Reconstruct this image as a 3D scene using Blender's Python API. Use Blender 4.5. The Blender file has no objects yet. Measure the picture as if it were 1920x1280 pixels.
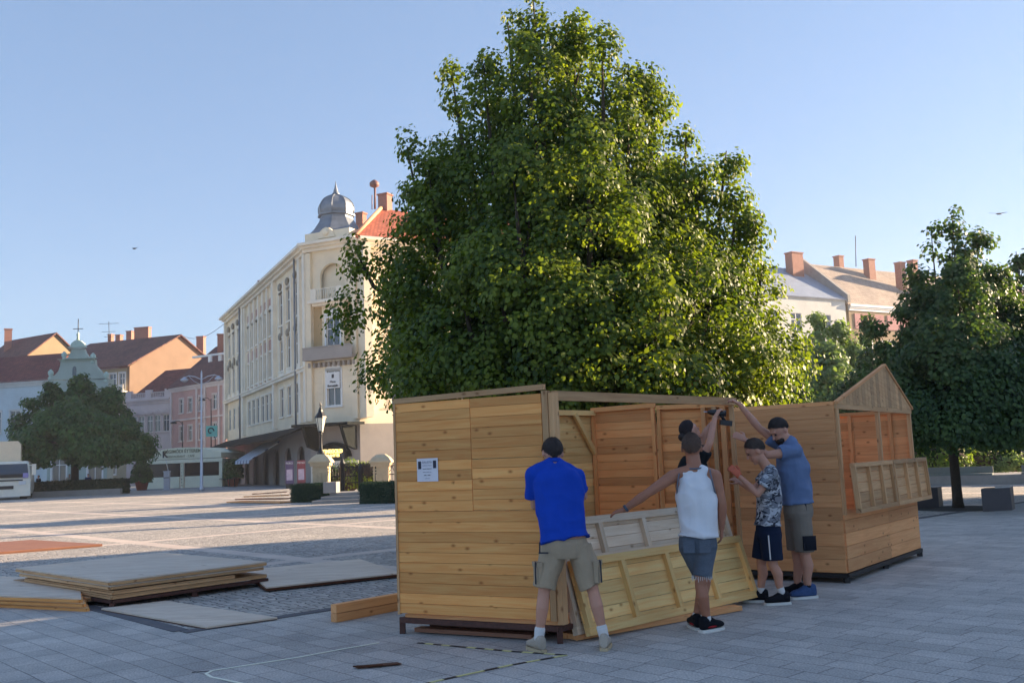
import bpy, math, random
import numpy as np
from mathutils import Vector, Matrix, noise
random.seed(7); rng = np.random.default_rng(7)
S = bpy.context.scene
COL = S.collection
V = Vector
# ---------------------------------------------------------------- camera
FPX, EYE, HORY = 1800.0, 1.6, 858.0
ROLL = math.atan(.0396); PITCH = math.atan((HORY-640)*math.cos(ROLL)/FPX)
fw = V((0, math.cos(PITCH), math.sin(PITCH))); R0 = V((1,0,0)); U0 = V((0,-math.sin(PITCH),math.cos(PITCH)))
RT = math.cos(ROLL)*R0 - math.sin(ROLL)*U0; UP = math.sin(ROLL)*R0 + math.cos(ROLL)*U0
cd = bpy.data.cameras.new('camera'); cam = bpy.data.objects.new('camera', cd); COL.objects.link(cam)
cd.sensor_width = 36; cd.lens = FPX/1920*36; cd.clip_end = 3000; cd.clip_start = .1
m3 = Matrix((RT, UP, -fw)).transposed()
cam.matrix_world = Matrix.Translation((0,0,EYE)) @ m3.to_4x4()
S.camera = cam
def ray(x, y): return RT*((x-960)/FPX) + UP*((640-y)/FPX) + fw
def G(x, y, z=0.0):                      # the real point at height z seen at that place of the photo
    d = ray(x, y); t = (z-EYE)/d.z; return V((d.x*t, d.y*t, z))
def P(x, y, Y):                          # the real point at distance Y
    d = ray(x, y); t = Y/d.y; return V((d.x*t, Y, EYE+d.z*t))
# ---------------------------------------------------------------- light
SUN_EL = math.radians(12.5); SUN_AZ = math.atan2(.94, .342)     # azimuth from +Y towards +X
w = bpy.data.worlds.new('World'); S.world = w; w.use_nodes = True
nt = w.node_tree; sky = nt.nodes.new('ShaderNodeTexSky'); sky.sky_type = 'NISHITA'
sky.sun_disc = False; sky.sun_elevation = SUN_EL; sky.sun_rotation = SUN_AZ
sky.air_density = 1.0; sky.dust_density = .12; sky.ozone_density = 2.0; sky.altitude = 200
bg = nt.nodes['Background']; bg.inputs[1].default_value = .10
gm = nt.nodes.new('ShaderNodeGamma'); gm.inputs[1].default_value = .54; nt.links.new(sky.outputs[0], gm.inputs[0])
tn = nt.nodes.new('ShaderNodeMix'); tn.data_type = 'RGBA'; tn.blend_type = 'MULTIPLY'; tn.inputs[0].default_value = 1.0; tn.inputs[7].default_value = (.62, .74, .95, 1)
nt.links.new(gm.outputs[0], tn.inputs[6]); nt.links.new(tn.outputs[2], bg.inputs[0])
sl = bpy.data.lights.new('sun', 'SUN'); sl.energy = 4.0; sl.angle = math.radians(.5); sl.color = (1,.76,.50)
so = bpy.data.objects.new('sun', sl); COL.objects.link(so)
sd = V((math.sin(SUN_AZ)*math.cos(SUN_EL), math.cos(SUN_AZ)*math.cos(SUN_EL), math.sin(SUN_EL)))
so.rotation_euler = sd.to_track_quat('Z', 'Y').to_euler(); so.location = (60, 20, 40)
S.view_settings.view_transform = 'Standard'; S.view_settings.look = 'None'
S.view_settings.exposure = 2.25; S.view_settings.gamma = 1
S.render.engine = 'CYCLES'; S.cycles.max_bounces = 6; S.cycles.transparent_max_bounces = 6
# ---------------------------------------------------------------- materials
def srgb(r, g, b): return tuple(((c/255)/12.92 if c <= 10 else (((c/255)+.055)/1.055)**2.4) for c in (r, g, b)) + (1,)
class NT:
    def __init__(s, name, rough=.8):
        s.m = bpy.data.materials.new(name); s.m.use_nodes = True; s.t = s.m.node_tree
        s.b = s.t.nodes['Principled BSDF']; s.b.inputs['Roughness'].default_value = rough; s.out = s.t.nodes['Material Output']
    def n(s, typ, **kw):
        o = s.t.nodes.new('ShaderNode'+typ)
        for k, v in kw.items():
            if k.startswith('i_'):
                k = k[2:]; k = int(k) if k.isdigit() else k.replace('_', ' '); o.inputs[k].default_value = v
            else: setattr(o, k, v)
        return o
    def l(s, a, b): s.t.links.new(a, b)
    def mix(s, fac, a, b, mode='MIX'):
        o = s.n('Mix', data_type='RGBA', blend_type=mode)
        for k, v in ((0, fac), (6, a), (7, b)):
            if hasattr(v, 'is_output'): s.l(v, o.inputs[k])
            else: o.inputs[k].default_value = v
        return o.outputs[2]
    def math(s, op, a, b=0.0, clamp=False):
        o = s.n('Math', operation=op, use_clamp=clamp)
        for k, v in ((0, a), (1, b)):
            if hasattr(v, 'is_output'): s.l(v, o.inputs[k])
            else: o.inputs[k].default_value = v
        return o.outputs[0]
    def ramp(s, fac, a, b, ca=(0,0,0,1), cb=(1,1,1,1)):
        o = s.n('ValToRGB'); s.l(fac, o.inputs[0]); e = o.color_ramp.elements
        e[0].position = a; e[0].color = ca; e[1].position = b; e[1].color = cb; return o.outputs[0]
    def bump(s, h, st, dist=.01):
        o = s.n('Bump'); o.inputs['Strength'].default_value = st; o.inputs['Distance'].default_value = dist
        s.l(h, o.inputs['Height']); s.l(o.outputs[0], s.b.inputs['Normal'])
    def col(s, c): s.l(c, s.b.inputs['Base Color'])
MC = {}
def mat(name, c, rough=.8, var=.18, scale=3.0, bump=.15, metal=0.0, fine=40.0, spec=.5, bd=.01):
    """paint / stone / plaster / cloth: mottled and slightly worn"""
    if name in MC: return MC[name]
    k = NT(name, rough); k.b.inputs['Metallic'].default_value = metal; k.b.inputs['Specular IOR Level'].default_value = spec
    tc = k.n('TexCoord'); n1 = k.n('TexNoise', i_Scale=scale, i_Detail=6.0, i_Roughness=.6); n2 = k.n('TexNoise', i_Scale=fine, i_Detail=3.0)
    k.l(tc.outputs['Object'], n1.inputs[0]); k.l(tc.outputs['Object'], n2.inputs[0])
    lo = tuple(x*(1-var) for x in c[:3])+(1,); hi = tuple(min(1, x*(1+var)) for x in c[:3])+(1,)
    a = k.ramp(n1.outputs[0], .3, .7, lo, hi)
    a = k.mix(.35*min(1, var*3), a, k.ramp(n2.outputs[0], .3, .7, lo, hi)); k.col(a)
    if bump: k.bump(n2.outputs[0], bump, bd)
    MC[name] = k.m; return k.m
def wood(name, a, b, knot=.6, tone=.42, rough=.7):
    k = NT(name, rough); uv = k.n('UVMap'); at = k.n('Attribute', attribute_name='var')
    mp = k.n('Mapping'); mp.inputs['Scale'].default_value = (1.6, 26, 1); k.l(uv.outputs[0], mp.inputs[0])
    ns = k.n('TexNoise', i_Scale=1.0, i_Detail=5.0, i_Distortion=1.2); k.l(mp.outputs[0], ns.inputs[0])
    c = k.ramp(ns.outputs[0], .3, .72, a, b)
    mp2 = k.n('Mapping'); mp2.inputs['Scale'].default_value = (6.5, 11, 1); k.l(uv.outputs[0], mp2.inputs[0])
    big = k.n('TexNoise', i_Scale=.8, i_Detail=2.0); k.l(uv.outputs[0], big.inputs[0])
    c = k.mix(k.math('MULTIPLY', big.outputs[0], .5), c, tuple(x*.66 for x in a[:3])+(1,))
    vo = k.n('TexVoronoi', voronoi_dimensions='2D', i_Scale=1.0); k.l(mp2.outputs[0], vo.inputs[0])
    sep = k.n('SeparateColor'); k.l(vo.outputs['Color'], sep.inputs[0])
    on = k.math('GREATER_THAN', sep.outputs[0], 1-knot*.22)
    kn = k.math('MULTIPLY', k.math('SUBTRACT', 1.0, k.math('SMOOTH_MIN', k.math('MULTIPLY', vo.outputs['Distance'], 5.5), 1.0)), on, True)
    kn = k.math('POWER', kn, .7, True)
    c = k.mix(kn, c, tuple(x*y for x, y in zip(a[:3], (.42,.32,.24)))+(1,))
    t = k.math('ADD', k.math('MULTIPLY', at.outputs['Fac'], tone), 1-tone*.6)
    tc = k.n('CombineColor')
    for i in range(3): k.l(t, tc.inputs[i])
    c = k.mix(1.0, c, tc.outputs[0], 'MULTIPLY'); k.col(c); k.bump(ns.outputs[0], .12, .004); k.b.inputs['Specular IOR Level'].default_value = .35
    return k.m
W_SIDE = wood('weathered_pine', srgb(242,158,84), srgb(255,192,116))
W_RED = wood('stained_pine', srgb(242,158,92), srgb(255,188,120))
W_BROWN = wood('brown_stained_pine', srgb(226,156,100), srgb(246,184,126))
W_NEW = wood('raw_pine', srgb(248,190,116), srgb(255,222,152), .5)
W_PALE = wood('bleached_pine', srgb(228,198,166), srgb(250,230,206), .35)
W_GREY = wood('grey_pine', srgb(200,150,104), srgb(232,188,138), .5)
W_PLY = wood('plywood', srgb(214,192,170), srgb(242,226,206), .12, .2)
W_DARK = wood('dark_wood', srgb(70,38,22), srgb(104,60,36), .2)
W_ORANGE = wood('orange_plank', srgb(146,98,76), srgb(170,120,94), .2)
STEEL = mat('rusty_steel', srgb(84,50,40), .7, .3, 20, .2)
LM = mat('galvanised_steel', srgb(176,184,198), .4, .08, 4, .05, metal=.4)
DARKST = mat('dark_steel', srgb(38,34,34), .55, .2, 12, .1)
# ---------------------------------------------------------------- objects
WL = {}
class M:
    def __init__(s): s.ch = []; s.v = []; s.f = []; s.uv = []; s.var = []; s.mi = []; s.cur = 0; s.sm = []
    def add(s, vs, fs, uvs=None, var=None, smooth=False):
        o = len(s.v); s.ch.append((o, len(s.f))); s.v += [tuple(p) for p in vs]
        s.uv += uvs if uvs else [(p[0]+p[1], p[2]+p[1]*.3) for p in s.v[o:]]
        va = random.random() if var is None else var
        s.var += [va]*len(vs); s.f += [tuple(i+o for i in f) for f in fs]; s.mi += [s.cur]*len(fs); s.sm += [smooth]*len(fs)
        return s
    def box(s, c, ax, ay, az, var=None):
        c, ax, ay, az = V(c), V(ax), V(ay), V(az); a, b = random.random()*50, random.random()*50
        vs = []; uv = []
        for k in (-1, 1):
            for j in (-1, 1):
                for i in (-1, 1):
                    vs.append(c+ax*i+ay*j+az*k); uv.append((i*ax.length+a, j*ay.length+k*az.length+b))
        fs = [(0,2,3,1),(4,5,7,6),(0,1,5,4),(2,6,7,3),(0,4,6,2),(1,3,7,5)]
        if ax.cross(ay).dot(az) < 0: fs = [f[::-1] for f in fs]
        return s.add(vs, fs, uv, var)
    def bx(s, x0, x1, y0, y1, z0, z1, var=None):
        return s.box(((x0+x1)/2,(y0+y1)/2,(z0+z1)/2), ((x1-x0)/2,0,0), (0,(y1-y0)/2,0), (0,0,(z1-z0)/2), var)
    def beam(s, a, b, wd, ht, up=(0,0,1), var=None):       # bar from a to b
        a, b = V(a), V(b); d = b-a; u = V(up); u = (u-d*(u.dot(d)/d.dot(d))).normalized(); r = d.normalized().cross(u)
        return s.box((a+b)/2, d/2, r*wd/2, u*ht/2, var)
    def prism(s, poly, ext, var=None):                     # planar polygon pushed along ext
        e = V(ext); n = len(poly); p = [V(q) for q in poly]; vs = p+[q+e for q in p]
        nrm = V((0,0,0))
        for i in range(n): nrm += p[i].cross(p[(i+1)%n])
        a, b = tuple(range(n)), tuple(range(2*n-1, n-1, -1))
        side = [(i, (i+1)%n+0, (i+1)%n+n, i+n) for i in range(n)]
        if nrm.dot(e) > 0: fs = [a[::-1], b[::-1]]+side
        else: fs = [a, b]+[f[::-1] for f in side]
        return s.add(vs, fs, None, var)
    def tube(s, pts, rad, seg=10, smooth=True, cap=True, flat=None):
        pts = [V(p) for p in pts]; n = len(pts); rad = rad if isinstance(rad, (list, tuple)) else [rad]*n
        vs = []; fs = []; pr = None
        for i, p in enumerate(pts):
            d = (pts[min(i+1, n-1)]-pts[max(i-1, 0)]).normalized()
            if pr is None:
                pr = V((0,0,1)) if abs(d.z) < .9 else V((1,0,0))
                pr = (pr-d*pr.dot(d)).normalized()
            else: pr = (pr-d*pr.dot(d)).normalized()
            q = d.cross(pr)
            for k in range(seg):
                a = 2*math.pi*k/seg; vs.append(p+(pr*math.cos(a)+q*math.sin(a))*rad[i])
        for i in range(n-1):
            for k in range(seg):
                a = i*seg+k; b = i*seg+(k+1)%seg; fs.append((a, b, b+seg, a+seg))
        if cap: fs.append(tuple(range(seg))[::-1]); fs.append(tuple(range((n-1)*seg, n*seg)))
        return s.add(vs, fs, None, None, smooth)
    def rings(s, rings, smooth=True, var=None, cap=True):     # loft of equal-length rings
        n = len(rings[0]); vs = [p for r in rings for p in r]; fs = []
        for i in range(len(rings)-1):
            for k in range(n):
                a = i*n+k; b = i*n+(k+1)%n; fs.append((a, b, b+n, a+n))
        if cap: fs.append(tuple(range(n))[::-1]); fs.append(tuple(range((len(rings)-1)*n, len(rings)*n)))
        return s.add(vs, fs, None, var, smooth)
    def lathe(s, c, prof, seg=16, smooth=True):
        c = V(c); return s.rings([[c+V((math.cos(2*math.pi*k/seg)*r, math.sin(2*math.pi*k/seg)*r, z)) for k in range(seg)] for r, z in prof], smooth)
    def ball(s, c, rx, ry, rz, seg=12, X=V((1,0,0)), Y=V((0,1,0)), Z=V((0,0,1))):
        c = V(c); rg = []
        for i in range(1, seg//2+3):
            t = math.pi*i/(seg//2+3); r = math.sin(t); z = -math.cos(t)
            rg.append([c+X*(rx*r*math.cos(2*math.pi*k/seg))+Y*(ry*r*math.sin(2*math.pi*k/seg))+Z*(rz*z) for k in range(seg)])
        return s.rings(rg)
    def mesh(s, name, off, mats):
        me = bpy.data.meshes.new(name); o = V(off)
        me.from_pydata([(x-o.x, y-o.y, z-o.z) for x, y, z in s.v], [], s.f)
        for m in mats: me.materials.append(m)
        me.polygons.foreach_set('material_index', s.mi); me.polygons.foreach_set('use_smooth', s.sm)
        ul = me.uv_layers.new(name='UVMap'); li = np.empty(len(me.loops), dtype=np.int32); me.loops.foreach_get('vertex_index', li)
        ul.data.foreach_set('uv', np.array(s.uv, dtype=np.float32)[li].ravel())
        at = me.attributes.new('var', 'FLOAT', 'POINT'); at.data.foreach_set('value', np.array(s.var, dtype=np.float32))
        return me
    def each(s, name, mats, parent):                         # every separate piece a part of its own
        e = s.ch+[(len(s.v), len(s.f))]
        for (v0, f0), (v1, f1) in zip(e[:-1], e[1:]):
            q = M(); q.v = s.v[v0:v1]; q.uv = s.uv[v0:v1]; q.var = s.var[v0:v1]; q.f = [tuple(i-v0 for i in f) for f in s.f[f0:f1]]; q.mi = s.mi[f0:f1]; q.sm = s.sm[f0:f1]
            q.build(name, mats, parent)
    def build(s, name, mats, parent=None, loc=None):
        mats = mats if isinstance(mats, (list, tuple)) else [mats]
        if parent is None and loc is None:
            a = np.array(s.v); loc = ((a[:,0].min()+a[:,0].max())/2, (a[:,1].min()+a[:,1].max())/2, a[:,2].min())
        off = WL[parent.name] if parent else V(loc)
        o = bpy.data.objects.new(name, s.mesh(name, off, mats)); COL.objects.link(o)
        if parent: o.parent = parent
        else: o.location = off
        WL[o.name] = V(off); return o
def tag(o, label=None, cat=None, group=None, kind=None):
    for k, v in (('label', label), ('category', cat), ('group', group), ('kind', kind)):
        if v: o[k] = v
    return o
def empty(name, loc, label, cat, group=None):
    o = bpy.data.objects.new(name, None); COL.objects.link(o); o.location = loc; o.empty_display_size = .2
    WL[o.name] = V(loc); return tag(o, label, cat, group)
def put(mesh, name, parent, loc, yaw=0.0):                # an object of a shared mesh at a world place
    o = bpy.data.objects.new(name, mesh); COL.objects.link(o); o.parent = parent
    off = WL[parent.name] if parent else V((0,0,0))
    o.location = V(loc)-off; o.rotation_euler = (0,0,yaw); WL[o.name] = V(loc); return o
def text(name, s, mat_, parent, loc, size, right, up=V((0,0,1)), ext=.01, align='CENTER', stretch=1.0, bold=0.0):
    c = bpy.data.curves.new(name, 'FONT'); c.body = s; c.size = size; c.align_x = align; c.align_y = 'CENTER'; c.extrude = ext; c.offset = bold
    t = bpy.data.objects.new(name, c); me = bpy.data.meshes.new_from_object(t); bpy.data.objects.remove(t)
    right = V(right).normalized(); up = V(up); nrm = right.cross(up)
    off = WL[parent.name] if parent else V((0,0,0)); L = V(loc)-off
    for v in me.vertices: v.co = L + right*v.co.x*stretch + up*v.co.y + nrm*v.co.z
    me.materials.clear(); me.materials.append(mat_)
    o = bpy.data.objects.new(name, me); COL.objects.link(o); o.parent = parent; WL[o.name] = V(off); return o
# ---------------------------------------------------------------- ground
AV, BV = V((-.67,.74,0)).normalized(), V((.74,.67,0)).normalized()     # the two paving directions
def gmat(name, kind):
    k = NT(name, .78); tc = k.n('TexCoord'); mp = k.n('Mapping'); mp.inputs['Rotation'].default_value = (0,0,-math.atan2(AV.y, AV.x))
    k.l(tc.outputs['Object'], mp.inputs[0]); P_ = mp.outputs[0]
    big = k.n('TexNoise', i_Scale=.25, i_Detail=5.0, i_Roughness=.62); k.l(tc.outputs['Object'], big.inputs[0])
    med = k.n('TexNoise', i_Scale=1.7, i_Detail=6.0, i_Roughness=.7); k.l(tc.outputs['Object'], med.inputs[0])
    fine = k.n('TexNoise', i_Scale=60.0, i_Detail=4.0); k.l(tc.outputs['Object'], fine.inputs[0])
    if kind == 'slab':
        br = k.n('TexBrick', i_Scale=1.0, i_Mortar_Size=.006, i_Mortar_Smooth=.3, i_Brick_Width=.46, i_Row_Height=.24, i_Bias=0.0)
        br.offset = .38; br.squash = .7; br.squash_frequency = 3
        ds = k.n('TexNoise', i_Scale=.7); k.l(P_, ds.inputs[0])
        vw = k.n('VectorMath', operation='MULTIPLY_ADD'); k.l(ds.outputs['Color'], vw.inputs[0]); vw.inputs[1].default_value = (.05,.05,0); k.l(P_, vw.inputs[2]); k.l(vw.outputs[0], br.inputs[0])
        br.inputs['Color1'].default_value = srgb(168,164,158); br.inputs['Color2'].default_value = srgb(196,191,184); br.inputs['Mortar'].default_value = srgb(104,100,100)
        c = br.outputs[0]
        c = k.mix(k.math('MULTIPLY', med.outputs[0], .55), c, srgb(192,186,178))
        c = k.mix(.6, c, k.ramp(med.outputs[0], .3, .72, (.66,.66,.68,1), (1.22,1.21,1.2,1)), 'MULTIPLY')
        c = k.mix(.8, c, k.ramp(big.outputs[0], .3, .7, (.72,.72,.74,1), (1.16,1.15,1.14,1)), 'MULTIPLY')
        c = k.mix(.7, c, k.ramp(fine.outputs[0], .3, .7, (.5,.5,.5,1), (1.45,1.45,1.45,1)), 'MULTIPLY')
        sp = k.n('TexVoronoi', i_Scale=2.3); k.l(tc.outputs['Object'], sp.inputs[0])
        c = k.mix(k.ramp(sp.outputs['Distance'], .03, .07, (.6,.6,.6,1), (0,0,0,1)), c, srgb(205,203,198))
        h = k.math('ADD', k.math('MULTIPLY', br.outputs['Fac'], -1.4), k.math('MULTIPLY', fine.outputs[0], .5)); k.col(c); k.bump(h, .6, .006)
    else:
        wv = k.n('TexNoise', i_Scale=.9, i_Detail=1.0); k.l(P_, wv.inputs[0])
        vm = k.n('VectorMath', operation='MULTIPLY_ADD'); k.l(wv.outputs['Color'], vm.inputs[0]); vm.inputs[1].default_value = (.3,.3,0); k.l(P_, vm.inputs[2])
        vo = k.n('TexVoronoi', feature='DISTANCE_TO_EDGE', i_Scale=8.5, i_Randomness=.45); k.l(vm.outputs[0], vo.inputs[0])
        vc = k.n('TexVoronoi', i_Scale=8.5, i_Randomness=.45); k.l(vm.outputs[0], vc.inputs[0]); sc = k.n('SeparateColor'); k.l(vc.outputs['Color'], sc.inputs[0])
        c = k.ramp(sc.outputs[0], 0, 1, srgb(164,158,150), srgb(204,196,186))
        c = k.mix(k.ramp(vo.outputs['Distance'], .02, .09, (1,1,1,1), (0,0,0,1)), c, srgb(84,80,80))
        sx = k.n('SeparateXYZ'); k.l(P_, sx.inputs[0])
        def band(o, off, per, wd):
            q = k.math('PINGPONG', k.math('ADD', o, -off), per/2); return k.math('LESS_THAN', q, wd/2)
        bd = k.math('MAXIMUM', band(sx.outputs[1], BOFF, 5.3, .42), band(sx.outputs[0], AOFF, 7.7, .42))
        c = k.mix(bd, c, k.mix(med.outputs[0], srgb(204,186,172), srgb(218,204,190)))
        c = k.mix(.8, c, k.ramp(big.outputs[0], .3, .7, (.75,.75,.78,1), (1.2,1.18,1.15,1)), 'MULTIPLY')
        c = k.mix(.4, c, k.ramp(med.outputs[0], .3, .7, (.75,.75,.75,1), (1.2,1.2,1.2,1)), 'MULTIPLY'); k.col(c)
        h = k.math('MULTIPLY', k.ramp(vo.outputs['Distance'], 0, .12), k.math('SUBTRACT', 1.0, bd)); k.bump(h, .9, .02)
    return k.m
AOFF, BOFF = 15.0, -8.55
def sheet(name, pts, z, m, kind='structure', n=1):
    b = M(); b.add([(p[0], p[1], z) for p in pts], [tuple(range(len(pts)))]); return tag(b.build(name, m, None, (0,0,0)), kind=kind)
SLAB = gmat('stone_slabs', 'slab'); COB = gmat('cobblestones', 'cob')
sheet('ground', [(-900,-60),(900,-60),(900,1500),(-900,1500)], 0, SLAB)
ab = lambda a, b: AV*a + BV*b
sheet('plaza', [ab(9.7,4.2), ab(9.7,70), ab(75,70), ab(75,4.2)], .004, COB)
# cobbled band border between slabs and setts
LIGHTST = mat('pale_kerb_stone', srgb(176,172,170), .8, .12, 4, .2)
DKST = mat('dark_kerb_stone', srgb(92,90,94), .8, .15, 4, .2)
b = M(); b.beam(tuple(ab(9.6,4.1)+V((0,0,.0))), tuple(ab(9.6,60)), .16, .016); b.beam(ab(9.7,4.12), ab(60,4.12), .16, .016)
tag(b.build('kerb_strip', DKST, None, (0,0,0)), kind='structure')
asph = mat('asphalt', srgb(150,148,150), .9, .15, 1.5, .3)
sheet('road', [G(-60,924,.008), G(520,916,.008), G(640,905,.008), (-20,140), (-90,140)], .008, asph)
bm = M(); bm.beam(G(250,922,.014), G(560,908,.014), .35, .004)
tag(bm.build('road_marking', mat('white_marking', srgb(225,225,225), .7, .1)), kind='structure')
# dark tree pit under the second tree
b = M(); b.lathe(G(1797,953,.003), [(1.0,0),(1.0,.006),(.3,.008)], 24, False)
tag(b.build('tree_pit', mat('soil', srgb(64,58,52), .95, .3, 8, .4)), kind='structure')
# ---------------------------------------------------------------- wooden board walls
UPV = V((0,0,1))
def boards(m, a, b, za, zb, zc=None, bh=.094, th=.022, inset=0.0, skip=None, splits=(), gap=.004):
    """horizontal boards from a to b (2-D) between za and zb; splits = fractions where boards butt"""
    a, b = V((a[0],a[1],0)), V((b[0],b[1],0)); d = b-a; L = d.length; u = d/L; n = u.cross(UPV)
    z = za; r = 0
    cuts = [0]+list(splits)+[1]
    while z < zb-.01:
        h = min(bh, zb-z)
        for i in range(len(cuts)-1):
            s0, s1 = cuts[i]*L+(.002 if i else 0), cuts[i+1]*L-.002
            c = a+u*((s0+s1)/2)+n*(inset+random.uniform(-.0012,.0012))+UPV*(z+h/2)
            m.box(c, u*((s1-s0)/2), n*(th/2), UPV*((h-gap)/2))
        z += h; r += 1
    # backing so no light leaks between boards
    m.box(a+u*(L/2)+n*(inset-th*.28)+UPV*((za+zb)/2), u*(L/2-.003), n*(th*.16), UPV*((zb-za)/2-.003), 0.0)
def rect_frame(m, o, u, up, wd, ht, th, stiles=(), rail=.05, n=None):
    """frame of battens on a plane: o = lower-left corner"""
    n = n or u.cross(up)
    for z0 in (0, ht-rail): m.box(o+u*(wd/2)+up*(z0+rail/2), u*(wd/2), up*(rail/2), n*(th/2))
    for s_ in [rail/2]+[q*wd for q in stiles]+[wd-rail/2]:
        m.box(o+u*s_+up*(ht/2)+n*.002, up*(ht/2-rail-.001), u*(rail/2*.8), n*(th/2))
# ---- first hut
A = G(753,1187); B = G(1050,1206); A.z = B.z = 0
C = P(1385,860,10.95); C.z = 0
D_ = P(1115,860,11.75); D_.z = 0
ZB, ZT = .19, 2.17
hut1 = empty('market_hut', (A+C)/2, 'half built roofless wooden market hut nearest the camera with a notice pinned on its side', 'market hut', 'wooden market huts')
def uv_of(a, b): return (b-a).normalized()
uAB = uv_of(A, B); nAB = uAB.cross(UPV); uBC = uv_of(B, C); uDC = uv_of(D_, C)
w_ = M(); B2 = A+(B-A)*.955
fr = .53
boards(w_, A, B2, ZB, 1.135, splits=())
boards(w_, A, A+(B2-A)*fr, 1.135, 2.16)
w_.build('side_wall', W_SIDE, hut1)
w_ = M(); boards(w_, A+(B2-A)*(fr+.004), B2, 1.142, 1.60, inset=.004); boards(w_, A+(B2-A)*(fr+.004), B2, 1.606, 2.16, inset=.004)
w_.build('hatch', W_SIDE, hut1)
w_ = M(); zr = UPV
w_.beam(A+UPV*2.185-uAB*.01, B2+UPV*2.215+uAB*.03, .05, .05)
w_.box(A+UPV*1.17-uAB*.012+nAB*.0, UPV*.99, uAB*.012, nAB*.02)
w_.build('top_rail', W_GREY, hut1)
w_ = M()   # corner posts at B
w_.box(B-uAB*.035+UPV*1.185, UPV*.995, uAB*.028, nAB*.03); w_.box(B+uAB*.025+UPV*1.16+uBC*.02, UPV*1.0, uAB*.026, uBC*.035)
w_.build('corner_post', W_GREY, hut1)
w_ = M(); boards(w_, A+uBC*.03, D_, ZB, 2.12, inset=-.02, splits=(.3,.66)); w_.build('back_wall', W_NEW, hut1)
w_ = M(); h0 = A+(D_-A)
nAD = uv_of(A, D_).cross(UPV)
w_.beam(A+nAD*.03+UPV*2.1, D_+nAD*.03+UPV*2.1, .05, .06); w_.build('wall_plate', W_NEW, hut1)
w_ = M(); mid = D_+(C-D_)*.465
boards(w_, D_+uDC*.03, mid-uDC*.015, ZB, 2.13, inset=-.0); w_.build('end_wall', W_RED, hut1)
w_ = M(); boards(w_, mid+uDC*.02, C-uDC*.02, ZB, 2.11, inset=-.0); w_.build('end_wall', W_RED, hut1)
nDC = uDC.cross(UPV)
w_ = M()
w_.box(D_+UPV*1.17+nDC*.03+uDC*.02, UPV*.98, uDC*.022, nDC*.02); w_.beam(D_+UPV*2.135+nDC*.035, mid+UPV*2.15+nDC*.035, .045, .055)
w_.box(mid-uDC*.035+UPV*1.16+nDC*.034, UPV*.98, uDC*.02, nDC*.018); w_.build('batten', W_RED, hut1)
w_ = M(); w_.box(mid+uDC*.04+UPV*1.15+nDC*.036, UPV*.97, uDC*.02, nDC*.02); w_.beam(mid+uDC*.02+UPV*2.12+nDC*.04, C+UPV*2.1+nDC*.04, .045, .05)
w_.beam(mid+uDC*.06+UPV*.98+nDC*.036, C+UPV*.98+nDC*.036, .04, .045); w_.build('batten', W_RED, hut1)
w_ = M(); q = D_-uv_of(A,D_)*.42
w_.beam(q+UPV*2.08+nAD*.05, D_+UPV*1.62+nAD*.03-uv_of(A,D_)*.03, .035, .06); w_.build('brace', W_NEW, hut1)
w_ = M(); w_.beam(B+UPV*2.135+uBC*.05, C+UPV*2.135, .05, .085, (0,0,1)); w_.build('front_beam', W_GREY, hut1)
for i, (k_, wd, mm) in enumerate(((.0,.045,W_GREY),(.10,.06,W_BROWN),(.2,.05,W_GREY),(.33,.05,W_BROWN))):
    w_ = M(); c_ = C-uBC*.02-uDC*(.02+k_*1.0)+nDC*(.06 if k_ < .3 else .04); w_.box(c_+UPV*1.14, UPV*(.95), uDC*wd/2, nDC*.025); w_.build('post', mm, hut1)
w_ = M(); fl = [A+UPV*.15, B+UPV*.15, C+UPV*.15, D_+UPV*.15]
w_.prism([p+(((A+C)/2)-p)*.02 for p in fl], (0,0,.03)); w_.build('floor', W_BROWN, hut1)
w_ = M()
for a_, b_ in ((A,B),(B,C),(C,D_),(D_,A)):
    w_.beam(a_+UPV*.125, b_+UPV*.125, .05, .045)
for p_ in (A,B,C,D_):
    w_.box(p_+(((A+C)/2)-p_).normalized()*.012+UPV*.075, (.026,0,0),(0,.026,0),(0,0,.074))
w_.build('base_frame', STEEL, hut1)
# notice
nc = P(812,879,A.y-.15); tt = (812-753)/(1050-753)
pc = A+(B-A)*.215; s0 = V((0,0,0)); zc_ = P(812,880,pc.y).z
nb = M(); nb.box(pc+nAB*.018+UPV*zc_, uAB*.118, nAB*.001, UPV*.108)
no = nb.build('notice', mat('paper', srgb(228,222,226), .7, .06, 6, .1)); tag(no, 'white paper notice with two small dark pictures pinned on the hut side wall', 'notice')
ink = mat('print_ink', srgb(52,48,62), .7, .2); ink2 = mat('grey_print', srgb(140,134,148), .7, .2)
nb = M()
for sx, zz in ((-.086,.045),(.083,.05)): nb.box(pc+nAB*.0205+uAB*sx+UPV*(zc_+zz), uAB*.017, nAB*.0008, UPV*.036)
nb.each('picture', ink, no)
for i, (s_, wd_, st) in enumerate((('ÁRLISTA',.03,.9),('FELHÍVÁS A PIACRA',.012,1),('Tisztelt Vásárlóink!',.013,1),('nyitva minden nap',.013,1),('8.00 - 20.00',.015,1),('a Fő téren',.013,1))):
    text('printed_line', s_, ink if i in (2,4) else ink2, no, pc+nAB*.021+uAB*-.002+UPV*(zc_+.07-i*.03), wd_, uAB, UPV, .0004)
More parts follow.
